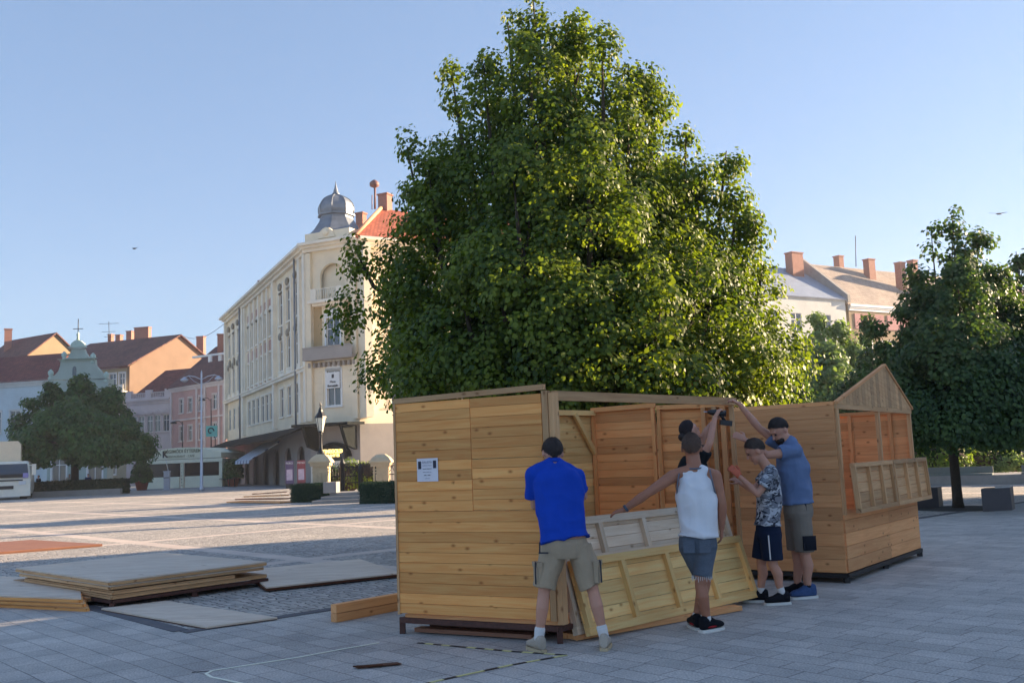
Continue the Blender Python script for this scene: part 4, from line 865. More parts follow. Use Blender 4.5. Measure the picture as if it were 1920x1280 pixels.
def hand(m, wr, d, palm_n, curl=.5, side=1, s=1.0, spread=.18):
    """palm + five bent fingers; d = pointing direction, palm_n = out of the palm, side = thumb side sign"""
    d = V(d).normalized(); pn = V(palm_n); pn = (pn-d*pn.dot(d)).normalized(); lat = d.cross(pn)*side
    pc = V(wr)+d*.05*s
    m.rings([ell(V(wr)+d*x*s, lat, pn, a*s, b*s, 12) for x, a, b in ((-.01,.024,.019),(.02,.034,.017),(.06,.041,.015),(.085,.040,.013))])
    for i, (o, L) in enumerate(((.031,.066),(.0105,.074),(-.0105,.07),(-.031,.055))):
        b0 = V(wr)+d*.078*s+lat*o*s; dd = (d+lat*o*spread*12).normalized(); pts = [b0]; a = .15+curl*.5
        for q, fr in enumerate((.45,.3,.25)):
            dv = dd*math.cos(a)+pn*math.sin(a); pts.append(pts[-1]+dv*L*fr*s); a += curl*1.0
        m.tube(pts, [.0098*s,.0092*s,.0086*s,.0068*s], 8)
    b0 = V(wr)+d*.022*s+lat*.028*s; t1 = b0+(d*.6+lat*.75+pn*.25).normalized()*.042*s; t2 = t1+(d*.85+lat*.3+pn*(.2+curl*.4)).normalized()*.032*s; t3 = t2+(d+pn*curl*.6).normalized()*.022*s
    m.tube([b0,t1,t2,t3], [.014*s,.012*s,.0105*s,.008*s], 8)
def head(m, c, fwd, up, s=1.0, jaw=1.0):
    """c = centre of skull, fwd = gaze, up = crown direction"""
    f = V(fwd).normalized(); u = V(up); u = (u-f*u.dot(f)).normalized(); l = f.cross(u)
    m.ball(V(c)+u*.02*s-f*.008*s, .077*s, .097*s, .098*s, 20, l, f, u)
    m.ball(V(c)-u*.055*s+f*.03*s, .056*s, .062*s, .066*s*jaw, 16, l, f, u)
    m.ball(V(c)-u*.104*s+f*.066*s, .03*s, .026*s, .02*s, 10, l, f, u)            # chin
    m.tube([V(c)+u*.012*s+f*.088*s, V(c)-u*.018*s+f*.104*s, V(c)-u*.036*s+f*.112*s], [.008*s,.011*s,.014*s], 8)   # nose
    m.ball(V(c)-u*.064*s+f*.088*s, .023*s, .012*s, .011*s, 8, l, f, u); m.ball(V(c)+u*.028*s+f*.082*s, .05*s, .014*s, .011*s, 10, l, f, u)
    for sg_ in (-1,1): m.ball(V(c)+l*sg_*.079*s-u*.012*s-f*.008*s, .010*s, .019*s, .032*s, 10, l, f, u)
    return f, u, l
def face_bits(root, c, f, u, l, s=1.0):
    for sg_ in (-1,1):
        m = M(); m.ball(V(c)+l*sg_*.031*s+u*.004*s+f*.083*s, .013*s,.009*s,.009*s, 8, l, f, u); m.build('eye', EYEM, root)
EYEM = mat('dark_eye', srgb(40,32,30), .3, .05)
def hair_cap(root, c, f, u, l, mt, s=1.0, low=-.055, thick=.008, front=.35, name='hair', back=.4, strands=True):
    m = M(); rgs = []
    for i in range(9):                                       # cap over crown, reaching lower at the back
        t = i/8; th = .08+t*1.68; ring = []
        for k_ in range(24):
            a = 2*math.pi*k_/24; fr = math.cos(a); lim = th*(1-.5*max(0, fr)+back*.9*max(0, -fr))+.04*math.sin(a*7+i)
            r = math.sin(lim); z = math.cos(lim); te = thick*(1.15-1.3*t**4); ring.append(V(c)+u*.02*s-f*.008*s+f*(fr*r*(.097*s+te))+l*(math.sin(a)*r*(.077*s+te))+u*(z*(.098*s+te)))
        rgs.append(ring)
    m.rings(rgs[::-1])
    m2 = M()
    for _ in range(1700):
        a = random.uniform(0, 2*math.pi); fr = math.cos(a); th = random.uniform(.05, 1.5); lim = th*(1-.42*max(0, fr)+back*max(0, -fr))*random.uniform(.97,1.03)
        def sp(lim, e): r = math.sin(lim); return V(c)+u*.02*s-f*.008*s+f*(fr*r*(.097*s+e))+l*(math.sin(a)*r*(.077*s+e))+u*(math.cos(lim)*(.098*s+e))
        p0 = sp(lim, thick*.8); p1 = sp(lim+random.uniform(.12,.26), thick*.8+random.uniform(.001,.010)); w_ = (p1-p0).cross(p0-V(c)).normalized()*.003*s
        m2.add([p0-w_, p0+w_, p1], [(0,1,2)])
    o = solid(m, name, root, mt, .006, 2, folds=.002, fs=60)
    if strands: m2.build('hair_strands', mt, o)
    return o
def shoe(root, an, dirf, mt, sole, s=1.0, gz=0.0, accent=None):
    d = V((dirf[0],dirf[1],0)).normalized(); l = d.cross(UPV); a = V((an[0],an[1],gz)); m = M(); prof = [(-.075,.030,.035,.03),(-.07,.036,.055,.04),(-.03,.038,.062,.05),(.03,.040,.055,.045),(.09,.046,.036,.03),(.15,.044,.028,.024),(.185,.026,.018,.016)]
    m.rings([ell(a+d*x*s+UPV*(.03*s+h*s*.8), l, UPV, w_*s, h*s, 16, .8) for x, w_, h, q in prof]); m.tube([a-d*.03*s+UPV*.06, a-d*.035*s+UPV*.105*s], [.045*s,.042*s], 12)
    o = solid(m, 'shoe', root, mt, .007, 3); m = M(); rr_ = []
    for h in (0, .024): rr_.append([a+d*(x*s)+l*(y*s)+UPV*(h+.001) for x, y in ((-.085,-.03),(-.09,0),(-.085,.03),(-.02,.043),(.06,.05),(.13,.05),(.18,.032),(.198,0),(.18,-.032),(.13,-.05),(.06,-.05),(-.02,-.043))])
    m.rings(rr_, False); m.build('sole', sole, o)
    if accent: m = M(); m.ball(a+d*.03+UPV*.045, .052, .085, .016, 12, l, d, UPV); m.build('shoe_stripe', accent, o)
WHS = mat('white_sole', srgb(220,218,212), .6, .06)
def torso(m, pel, neck, lat, fwd, W=(.165,.15,.175,.19,.10), D=(.115,.105,.125,.105,.07), bulge=0.0, bottom=-.08, top=1.0, grow=0.0, hem=0.0, shz=0.0):
    """elliptical sections from hips to neck base; grow = looseness"""
    pel, neck = V(pel), V(neck); ax = (neck-pel); L = ax.length; ax = ax/L; f2 = (fwd-ax*fwd.dot(ax)).normalized(); l2 = (lat-ax*lat.dot(ax)).normalized(); rg = []
    for t, w_, d_ in ((bottom,W[0]*(1+hem),D[0]*(1+hem)),(.08,W[0],D[0]),(.28,W[1],D[1]),(.55,W[2],D[2]),(.76,W[3]*.97,D[3]*1.0),(.86,W[3]*.8,D[3]*.85),(.94,W[4]*1.05,D[4]*.95),(1.02,W[4]*.62,D[4]*.8)):
        if t > top: break
        c = pel+ax*L*t+f2*(bulge*math.sin(math.pi*max(0,min(1,t)))); rg.append(ell(c, l2, f2, w_+grow, d_+grow, 24, .88))
    m.rings(rg)
def shorts(m, pel, kneeL, kneeR, hipL, hipR, lat, fwd, frac=.72, loose=.03, W=.175, D=.125, top=.09, flare=1.0):
    m.rings([ell(V(pel)+UPV*z, lat, fwd, w_, d_, 24, .9) for z, w_, d_ in ((top,W*.93,D*.92),(.0,W*1.02,D*1.05),(-.07,W*1.04,D*1.08),(-.12,W*.9,D*1.0))])
    for h, k_ in ((hipL,kneeL),(hipR,kneeR)):
        e = seg_pt(h,k_,frac); n_ = 8; m.tube([seg_pt(h,e,i/n_)-UPV*.0 for i in range(n_+1)], [(.09+loose)*(1-i/n_)+(.075+loose*1.25)*flare*(i/n_) for i in range(n_+1)], 16)
def traps(m, nk, sL, sR, grow=0.0, hc=None):
    """sloping shoulder line from the neck down to both shoulders"""
    for s_ in (sL, sR):
        a = V(nk)+UPV*.0; b = V(s_)+UPV*.006; m.tube([a, a.lerp(b,.35)-UPV*.004, a.lerp(b,.7), b], [.058+grow,.056+grow,.054+grow,.05+grow], 12)
def sleeve(m, sh, el, frac=.55, r0=.075, r1=.075):
    e = seg_pt(sh,el,frac); m.tube([seg_pt(sh,e,i/5) for i in range(6)], [r0*(1-i/5)+r1*i/5 for i in range(6)], 14); m.ball(sh, r0, r0, r0, 12)
def watch(root, a, b, mt):
    a, b = V(a), V(b); m = M(); m.tube([a,b], .034, 14); return m.build('wristband', mt, root)
# ---- 1 blue shirt, back to the camera
Y1 = 8.25; J = lambda x, y, dy=0.0: P(x, y, Y1+dy)
r = empty('person', V((P(1070,1220,Y1).x, Y1, 0)), 'man in royal blue T-shirt and khaki shorts seen from behind', 'person', 'workers building the huts')
lat = V((1,.0,0)); fwd = V((0,1,0)); lat1 = V((.995,.1,0)); f1_ = V((-.1,.995,0))
pel, nk = J(1062,1010,.0), J(1040,868,.12); hL, hR = J(1040,1024), J(1085,1024); kL, kR = J(1020,1108,-.02), J(1112,1106,-.02); aL, aR = J(1010,1196,-.04), J(1133,1193,-.06)
aL.z = aR.z = .09
sL, sR = J(1003,893,.12), J(1080,893,.14); eL, eR = J(1003,948,.2), J(1094,930,.22); wL, wR = J(1024,930,.42), J(1072,915,.42)
hc = J(1036,849,.17)
m = M(); torso(m, pel, nk, lat1, f1_); traps(m, nk, sL, sR); muscle_arm(m, sL, eL, wL); muscle_arm(m, sR, eR, wR); muscle_leg(m, hL, kL, aL, fwd, .93); muscle_leg(m, hR, kR, aR, fwd, .93)
limb(m, [nk-V((0,0,.03)), hc-V((0,-.0,.03))], [.066,.062]); F_, U_, L_ = head(m, hc, V((-.15,.75,-.55)), V((0,.5,.85)), 1.08)
for a_, d_ in ((aL,V((-.35,.95,0))),(aR,V((.15,1,0)))): m.ball(a_-UPV*.04+d_*.03, .035,.08,.03, 10, V((1,0,0)), d_)
hand(m, wL, V((.45,.75,.3)), V((1,0,-.2)), .7, 1); hand(m, wR, V((-.45,.75,.3)), V((-1,0,-.2)), .7, -1)
solid(m, 'body', r, SKIN, .0075, 4)
hair_cap(r, hc, F_, U_, L_, HAIR, 1.08, thick=.012, back=.8)
BLUE = cloth('royal_blue_cotton', (22,66,172), .12)
m = M(); torso(m, pel, nk, lat1, f1_, W=(.185,.182,.198,.205,.10), D=(.135,.135,.14,.115,.07), bottom=-.02, grow=.016, hem=.1); traps(m, nk-UPV*.008, sL, sR, .018); m.tube([nk-UPV*.12-f1_*.012, nk-UPV*.0-f1_*.004], [.125,.088], 16); sleeve(m, sL, eL, .72, .078, .076); sleeve(m, sR, eR, .72, .078, .076)
solid(m, 't_shirt', r, BLUE, .009, 3, .026, seed=2)
m = M(); m.tube([nk-UPV*.02, nk+V((-.002,.02,.012))], [.082,.074], 16); m.build('collar', BLUE, r)
KH = cloth('khaki_cotton', (168,148,124), .12)
m = M(); shorts(m, pel-UPV*.03, kL, kR, hL, hR, lat1, f1_, .93, .022, W=.178, D=.132, top=.04); sh = solid(m, 'cargo_shorts', r, KH, .009, 3, .024, seed=5)
for k_, h_, sg_ in ((kL,hL,-1),(kR,hR,1)):
    q = seg_pt(h_,k_,.58)+V((sg_*.088,-.035,0)); m = M(); m.box(q, V((.018,-.006*sg_,0)), V((0.02*sg_,.055,0)), UPV*.085); m.box(q+UPV*.075+V((sg_*.004,0,0)), V((.022,-.006*sg_,0)), V((.02*sg_,.06,0)), UPV*.02); pk_ = m.build('cargo_pocket', KH, sh)
    m = M(); m.beam(q+V((sg_*.02,-.055,.09)), q+V((sg_*.02,.03,.09)), .012, .012); m.beam(q+V((sg_*.021,-.058,.09)), q+V((sg_*.024,-.05,-.08)), .01, .01); m.build('black_piping', BLK, pk_)
m = M(); m.beam(J(1012,1016,-.1), J(1012,1036,-.11), .012, .012, (0,1,0)); m.beam(J(1010,1036,-.11), J(1028,1036,-.13), .012, .012); m.build('black_piping', BLK, sh)
SOCK = cloth('white_sock', (214,210,208), .08); SHG = cloth('beige_suede', (176,164,150), .2)
for a_, k_, d_ in ((aL,kL,V((-.45,.9,0))),(aR,kR,V((.2,.98,0)))):
    m = M(); limb(m, [a_+(k_-a_)*.22, a_], [.045,.04]); m.build('sock', SOCK, r); shoe(r, a_, d_, SHG, mat('tan_sole', srgb(188,168,136), .7, .1), 1.0)
# ---- 2 white tank top
Y2 = 8.82; J = lambda x, y, dy=0.0: P(x, y, Y2+dy)
r = empty('person', V((P(1312,1183,Y2).x, Y2, 0)), 'tanned man in white tank top and denim shorts, hand on panel', 'person', 'workers building the huts')
latw = V((.97,-.24,0)); fww = V((.24,.97,0))
pel, nk = J(1308,1006), J(1303,878,.02); hL, hR = J(1292,1022,.02), J(1325,1022,-.02); kR, kL = J(1314,1095,-.05), J(1322,1090,.12); aR, aL = J(1326,1166,-.03), J(1305,1158,.12); aR.z = .09; aL.z = .09
sL, sR = J(1262,892,.03), J(1341,892,-.02); eL, eR = J(1213,925,-.03), J(1354,944,-.05); wL, wR = J(1170,955,.0), J(1353,990,.03)
hc = J(1297,838,.06)
m = M(); torso(m, pel, nk, latw, fww, W=(.155,.14,.17,.19,.10), D=(.11,.10,.12,.1,.065)); traps(m, nk, sL, sR); muscle_arm(m, sL, eL, wL, 1.05); muscle_arm(m, sR, eR, wR, 1.05); muscle_leg(m, hL, kL, aL, fww, 1.0); muscle_leg(m, hR, kR, aR, fww, 1.0)
limb(m, [nk-UPV*.03, hc-UPV*.04], [.068,.064]); F_, U_, L_ = head(m, hc, V((.25,.95,.08)), V((0,-.05,1)), 1.12)
hand(m, wL, V((-1,.25,-.25)), V((0,.2,-1)), .35, -1, 1.05, .3); hand(m, wR, V((.0,.2,-1)), V((-.8,.3,0)), .4, 1, 1.05)
solid(m, 'body', r, SKIN_T, .0075, 4); hair_cap(r, hc, F_, U_, L_, HAIR2, 1.12, thick=.003)
TANK = cloth('white_jersey', (224,224,228), .05); GT = cloth('grey_binding', (110,112,122), .08)
m = M(); torso(m, pel, nk, latw, fww, W=(.165,.158,.172,.165,.085), D=(.125,.12,.132,.112,.064), bottom=-.0, top=.96, grow=.012, hem=.1)
for s_ in (sL, sR): a_ = nk-UPV*.02; b_ = nk.lerp(s_, .62)-UPV*.008; m.tube([a_, a_.lerp(b_,.5), b_], [.062,.064,.062], 12)
solid(m, 'tank_top', r, TANK, .009, 3, .026, seed=9)
for s_, x in ((sL,-1),(sR,1)):
    cc_ = nk+latw*x*.142-UPV*.125; m = M(); m.tube([cc_+UPV*(.115*math.cos(t))+fww*(.115*math.sin(t))+latw*x*(.012-.02*math.cos(t)) for t in np.linspace(0,2*math.pi,20)], .0075, 6); m.build('armhole_binding', GT, r)
m = M(); m.tube([nk+UPV*.012+latw*(.078*math.cos(t))+fww*(.068*math.sin(t))-UPV*(.012*abs(math.sin(t))) for t in np.linspace(0,2*math.pi,22)], .008, 6); m.build('neck_binding', GT, r)
DEN = cloth('washed_denim', (94,102,114), .3)
m = M(); shorts(m, pel-UPV*.02, kL, kR, hL, hR, latw, fww, .80, .008, W=.165, D=.125, top=.07); sh = solid(m, 'denim_shorts', r, DEN, .009, 3, .006, seed=3)
m = M(); 
for h_, k_ in ((hL,kL),(hR,kR)):
    e = seg_pt(h_,k_,.80)
    for i in range(30): a = i/30*6.283; b0 = e+V((math.cos(a)*.088, math.sin(a)*.088, .01)); m.beam(b0, b0-UPV*random.uniform(.02,.05)+V((random.uniform(-.006,.006),0,0)), .004, .004)
m.build('frayed_hem', SOCK, sh)
for x in (-.07,.07): m = M(); m.box(pel+latw*x-fww*.148-UPV*.07, latw*.05, fww*.004, UPV*.055); m.build('back_pocket', DEN, sh)
DKS = cloth('black_mesh', (24,24,30), .25); RED = cloth('red_rubber', (150,34,40), .1)
for a_, k_, d_ in ((aL,kL,V((-.1,.9,0))),(aR,kR,V((.75,.55,0)))):
    m = M(); limb(m, [a_+(k_-a_)*.1, a_], [.042,.04]); m.build('sock', SOCK, r); shoe(r, a_, d_, DKS, WHS, 1.05, accent=RED)
watch(r, seg_pt(wL,eL,.04), seg_pt(wL,eL,.13), mat('bead_bracelet', srgb(70,84,100), .6, .3, 60, .5))
# ---- 3 camo shirt, side on
Y3 = 10.2; J = lambda x, y, dy=0.0: P(x, y, Y3+dy)
r = empty('person', V((P(1443,1130,Y3).x, Y3, 0)), 'young man in grey camouflage T-shirt and navy shorts steadying the corner post', 'person', 'workers building the huts')
fwc = V((-.96,.27,0)).normalized(); latc = V((.27,.96,0)).normalized()
pel, nk = J(1440,985), J(1443,880); hF, hN = J(1436,998,.09), J(1443,998,-.07); kF, kN = J(1427,1056,.1), J(1449,1058,-.08); aF, aN = J(1427,1113,.12), J(1466,1111,-.08); aN.z = .11; aF.z = .09
sN, sF = J(1446,890,-.16), J(1442,888,.16); eN, eF = J(1421,926,-.2), J(1412,918,.1); wN, wF = J(1386,892,-.05), J(1388,905,.2)
hc = J(1416,844,.0)
m = M(); torso(m, pel, nk, latc, fwc, W=(.15,.135,.16,.175,.09), D=(.105,.10,.115,.1,.065)); traps(m, nk, sF, sN); muscle_arm(m, sN, eN, wN, .92); muscle_arm(m, sF, eF, wF, .92); muscle_leg(m, hF, kF, aF, fwc, .92); muscle_leg(m, hN, kN, aN, fwc, .92)
limb(m, [nk-UPV*.02, hc-UPV*.05-fwc*.03], [.06,.052]); F_, U_, L_ = head(m, hc, V((-.83,.1,-.5)), V((-.5,.0,.85)), 1.06)
hand(m, wF, V((-.7,.3,.5)), V((-.5,.6,-.4)), .6, 1, .95)
solid(m, 'body', r, SKIN, .0075, 4); hair_cap(r, hc, F_, U_, L_, HAIR2 if 0 else mat('brown_hair', srgb(70,56,48), .75, .3, 40, .6, fine=160, bd=.005), 1.06, thick=.008); face_bits(r, hc, F_, U_, L_, 1.06)
m = M(); hand(m, wN, V((-.6,.1,.75)), V((-.4,.8,0)), .5, -1, 1.08); m.tube([wN-(wN-eN)*.02, wN+(wN-eN).normalized()*.02], [.034,.034], 12); solid(m, 'work_glove', r, cloth('orange_red_glove', (206,110,84), .15), .006, 2)
k = NT('grey_camouflage', .9); tc = k.n('TexCoord'); mp_ = k.n('Mapping'); mp_.inputs['Scale'].default_value = (9,9,15); k.l(tc.outputs['Object'], mp_.inputs[0]); n1 = k.n('TexNoise', i_Scale=1.6, i_Detail=2.5, i_Distortion=1.2); k.l(mp_.outputs[0], n1.inputs[0]); n2 = k.n('TexNoise', i_Scale=1.1, i_Detail=2.0, i_Distortion=.8); mp2 = k.n('Mapping'); mp2.inputs['Location'].default_value = (5,3,1); mp2.inputs['Scale'].default_value = (8,8,13); k.l(tc.outputs['Object'], mp2.inputs[0]); k.l(mp2.outputs[0], n2.inputs[0])
c = k.mix(k.ramp(n2.outputs[0], .49, .51), srgb(186,188,194), srgb(122,126,136)); c = k.mix(k.ramp(n1.outputs[0], .54, .56), c, srgb(44,46,58)); k.col(c); CAMO = k.m
m = M(); torso(m, pel, nk, latc, fwc, W=(.158,.15,.17,.178,.09), D=(.118,.118,.128,.108,.066), bottom=.0, grow=.013, hem=.1); traps(m, nk-UPV*.012, sF, sN, .013); sleeve(m, sN, eN, .62, .072, .074); sleeve(m, sF, eF, .62, .072, .074); solid(m, 't_shirt', r, CAMO, .009, 3, .018, seed=12)
NAVY = cloth('navy_polyester', (26,36,58), .12)
m = M(); shorts(m, pel-UPV*.03, kF, kN, hF, hN, latc, fwc, .86, .026, W=.165, D=.125); sh = solid(m, 'shorts', r, NAVY, .009, 3, .006, seed=4)
m = M(); q0_ = seg_pt(hN,kN,.05)+V((-.045,-.118,0)); m.beam(q0_, seg_pt(hN,kN,.8)+V((-.05,-.125,0)), .012, .006, (0,-1,0)); m.build('white_stripe', SOCK, sh)
for a_, k_, d_ in ((aF,kF,fwc),(aN,kN,V((-.9,-.1,0)))):
    m = M(); limb(m, [a_+(k_-a_)*.16, a_], [.04,.038]); m.build('sock', SOCK, r); shoe(r, a_, d_, DKS, WHS, 1.0)
# ---- 4 tall bearded man
Y4 = 10.5; J = lambda x, y, dy=0.0: P(x, y, Y4+dy)
r = empty('person', V((P(1502,1125,Y4).x, Y4, 0)), 'tall bearded man in grey blue T-shirt and work shorts reaching up to the beam', 'person', 'workers building the huts')
fwt = V((-.93,.36,0)).normalized(); latt = V((.36,.93,0)).normalized()
pel, nk = J(1496,945), J(1481,827,.02); hF, hN = J(1489,960,.09), J(1500,960,-.08); kF, kN = J(1494,1036,.1), J(1509,1038,-.06); aF, aN = J(1496,1102,.1), J(1515,1102,-.04); aF.z = aN.z = .1
sF, sN = J(1466,834,.16), J(1488,846,-.14); eF, eN = J(1424,803,.15), J(1438,853,-.16); wF, wN = J(1386,757,.15), J(1397,824,.0)
hc = J(1461,806,.02)
m = M(); torso(m, pel, nk, latt, fwt, W=(.17,.155,.185,.195,.10), D=(.125,.12,.135,.115,.07)); traps(m, nk, sF, sN); muscle_arm(m, sF, eF, wF, 1.05); muscle_arm(m, sN, eN, wN, 1.1); muscle_leg(m, hF, kF, aF, fwt, 1.05); muscle_leg(m, hN, kN, aN, fwt, 1.05)
limb(m, [nk-UPV*.03, hc-UPV*.05-fwt*.03], [.07,.06]); F_, U_, L_ = head(m, hc, V((-.78,-.32,-.62)), V((-.45,-.15,.85)), 1.12)
hand(m, wF, V((-.75,.1,.5)), V((-.3,.2,-.9)), .8, -1, 1.05); hand(m, wN, V((-.75,.35,.5)), V((-.5,.7,.1)), .25, -1, 1.08, .35)
solid(m, 'body', r, SKIN, .0075, 4); hair_cap(r, hc, F_, U_, L_, HAIR, 1.12, thick=.010); face_bits(r, hc, F_, U_, L_, 1.12)
m = M(); m.ball(hc-U_*.086+F_*.04, .069,.078,.056, 16, L_, F_, U_); m.ball(hc-U_*.06+F_*.012, .079,.05,.05, 14, L_, F_, U_); m.ball(hc-U_*.125+F_*.078, .038,.035,.032, 10, L_, F_, U_); solid(m, 'beard', r, HAIR, .006, 2, .003, fs=60)
SLATE = cloth('slate_blue_cotton', (104,122,156), .12)
m = M(); torso(m, pel, nk, latt, fwt, W=(.178,.172,.195,.2,.10), D=(.14,.145,.15,.125,.07), bottom=.01, grow=.014, hem=.09); traps(m, nk-UPV*.012, sF, sN, .016); sleeve(m, sF, eF, .5, .082, .08); sleeve(m, sN, eN, .55, .085, .082); solid(m, 't_shirt', r, SLATE, .009, 3, .03, seed=21)
KH2 = cloth('taupe_work_cotton', (134,122,110), .14)
m = M(); shorts(m, pel-UPV*.02, kF, kN, hF, hN, latt, fwt, .93, .026, W=.18, D=.145); sh = solid(m, 'work_shorts', r, KH2, .009, 3, .008, seed=8)
q = seg_pt(hN,kN,.72)+V((.03,-.118,0)); m = M(); m.box(q, V((.07,.01,0)), V((0,.012,0)), UPV*.075); m.box(q+V((-.02,-.012,0)), V((.022,.003,0)), V((0,.008,0)), UPV*.06); m.build('tool_pocket', cloth('black_cordura', (32,32,40), .2), sh)
q = pel+V((-.0,-.16,-.02)); m = M(); m.box(q, V((.04,.0,0)), V((0,.015,0)), UPV*.075); m.build('belt_pouch', BLK, r); m = M(); m.rings([ell(pel+UPV*z, latt, fwt, .19, .158, 24, .9) for z in (.02,.05)]); m.build('belt', BLK, r)
SHB = cloth('blue_runner_mesh', (62,84,124), .4)
for a_, k_, d_ in ((aF,kF,V((-.6,.6,0))),(aN,kN,V((-.95,-.2,0)))):
    m = M(); limb(m, [a_+(k_-a_)*.08, a_], [.042,.04]); m.build('sock', DKS, r); shoe(r, a_, d_, SHB if a_ is aN else DKS, WHS, 1.12)
watch(r, seg_pt(wN,eN,.1), seg_pt(wN,eN,.2), BLK)
# ---- 5 man with the drill inside the hut
Y5 = 10.15; J = lambda x, y, dy=0.0: P(x, y, Y5+dy)
r = empty('person', V((P(1312,1090,Y5).x, Y5, .18)), 'long haired man in a dark cap drilling the beam inside the hut', 'person', 'workers building the huts')
fwd5 = V((.8,.45,0)).normalized(); lat5 = V((.45,-.8,0)).normalized()
pel, nk = J(1298,965), J(1300,848); hL, hR = J(1290,980,.08), J(1306,980,-.06); kL, kR = J(1290,1030,.1), J(1310,1030,-.05); aL, aR = J(1290,1085,.1), J(1308,1085,-.05); aL.z = aR.z = .27
sR, sL = J(1313,862,-.12), J(1300,858,.16); eR, eL = J(1330,832,-.2), J(1322,812,.1); wR, wL = J(1341,782,-.1), J(1338,790,.12)
hc = J(1294,808,.0)
m = M(); torso(m, pel, nk, lat5, fwd5); traps(m, nk, sL, sR); muscle_arm(m, sR, eR, wR, .95); muscle_arm(m, sL, eL, wL, .95); muscle_leg(m, hL, kL, aL, fwd5, .95); muscle_leg(m, hR, kR, aR, fwd5, .95)
limb(m, [nk-UPV*.03, hc-UPV*.04-fwd5*.02], [.06,.055]); F_, U_, L_ = head(m, hc, V((.8,.35,.45)), V((-.4,0,.9)), .97)
hand(m, wR, V((.35,.1,.6)), V((.8,.3,-.3)), .9, 1, 1.0); hand(m, wL, V((.6,-.3,.5)), V((.7,-.4,0)), .7, -1, 1.0)
solid(m, 'body', r, SKIN, .0075, 4); hair_cap(r, hc, F_, U_, L_, mat('dark_cap', srgb(36,26,28), .85, .2, 12), .97, thick=.014, name='cap', strands=False)
m = M(); m.ball(hc-fwd5*.11-UPV*.06, .045,.045,.045, 12); m.ball(hc-fwd5*.08-UPV*.02, .03,.03,.03, 10); solid(m, 'hair_bun', r, HAIR, .006, 2, .002, fs=60)
BLT = cloth('black_cotton', (26,30,34), .15)
m = M(); torso(m, pel, nk, lat5, fwd5, W=(.17,.165,.18,.185,.10), D=(.13,.128,.135,.11,.07), grow=.012); traps(m, nk-UPV*.012, sL, sR, .013); sleeve(m, sR, eR, .6, .075, .075); sleeve(m, sL, eL, .6, .075, .075); solid(m, 't_shirt', r, BLT, .009, 3, .008, seed=31)
m = M(); shorts(m, pel-UPV*.03, aL, aR, hL, hR, lat5, fwd5, .92, .0, W=.17, D=.13, flare=.8); solid(m, 'trousers', r, BLT, .009, 3, .006, seed=33)
for a_ in (aL,aR): shoe(r, a_, fwd5, DKS, WHS, 1.0, .181)
# the drill he holds
hd = J(1350,774,-.06); r = empty('cordless_drill', hd, 'black cordless drill held up against the beam by the long haired man', 'drill'); TOOL = mat('black_tool_plastic', srgb(34,34,38), .4, .15, 30, .1)
m = M(); ax_ = V((-.35,.25,.9)).normalized(); ax_ = V((-.93,.1,.12)).normalized(); m.tube([hd-ax_*.06, hd+ax_*.06, hd+ax_*.1, hd+ax_*.13], [.032,.033,.026,.014], 12); m.build('motor_housing', TOOL, r); m = M(); m.tube([hd, hd+V((.04,.0,-.08))], [.02,.018], 10); m.build('handle', TOOL, r)
m = M(); m.box(hd+V((.055,0,-.105)), V((.06,.0,-.01)), V((0,.036,0)), V((.004,0,.026))); m.build('battery', TOOL, r); m = M(); m.tube([hd+ax_*.13, hd+ax_*.17], .005, 6); m.build('bit', LM, r)
# ---- far people, a few pixels tall
def far_person(px, pyb, Y, h, label, top, low, dirx=1):
    q = P(px,pyb,Y); q.z = 0; r = empty('person', q, label, 'person', 'people far across the square'); f = V((.4*dirx,-.9,0)).normalized(); l = V((.9,.4*dirx,0)).normalized(); s = h/1.78
    m = M(); pel = q+UPV*.93*s; nk = q+UPV*1.46*s; torso(m, pel, nk, l, f); 
    for sg_ in (-1,1):
        muscle_leg(m, pel+l*sg_*.09-UPV*.04, q+l*sg_*.1+f*.04+UPV*.5*s, q+l*sg_*.1+UPV*.08, f); sh_ = nk+l*sg_*.18-UPV*.05; muscle_arm(m, sh_, sh_+l*sg_*.06-UPV*.28, sh_+f*.12+l*sg_*.02-UPV*.5); hand(m, sh_+f*.12+l*sg_*.02-UPV*.5, V((0,0,-1))+f*.3, -l*sg_, .4, sg_)
        m.ball(q+l*sg_*.1+f*.05+UPV*.04, .04,.11,.04,10,l,f)
    hc = nk+UPV*.17*s; limb(m, [nk, hc-UPV*.05], [.06,.055]); F_, U_, L_ = head(m, hc, f, UPV); solid(m, 'body', r, SKIN, .016, 3); hair_cap(r, hc, F_, U_, L_, HAIR)
    m = M(); torso(m, pel, nk, l, f, grow=.02)
    for sg_ in (-1,1): sh_ = nk+l*sg_*.18-UPV*.05; sleeve(m, sh_, sh_+l*sg_*.06-UPV*.28, .7)
    solid(m, 'shirt', r, top, .016, 3, .01); m = M(); shorts(m, pel, q+l*-.1+UPV*.1, q+l*.1+UPV*.1, pel-l*.09, pel+l*.09, l, f, .95, .0, flare=.8); solid(m, 'trousers', r, low, .016, 3)
far_person(130, 905, 82, 1.75, 'distant person in a pale shirt standing under the walnut tree', cloth('pale_shirt', (214,208,200)), cloth('dark_brown_trousers', (70,52,44)))
far_person(72, 905, 84, 1.75, 'distant person in dark clothes beside the white truck', BLT, BLT, -1)
far_person(165, 905, 86, 1.7, 'distant person in dark blue clothes under the right side of the walnut tree', cloth('dark_blue_top', (34,44,90)), BLT)
bpy.data.scenes.remove(WORK)
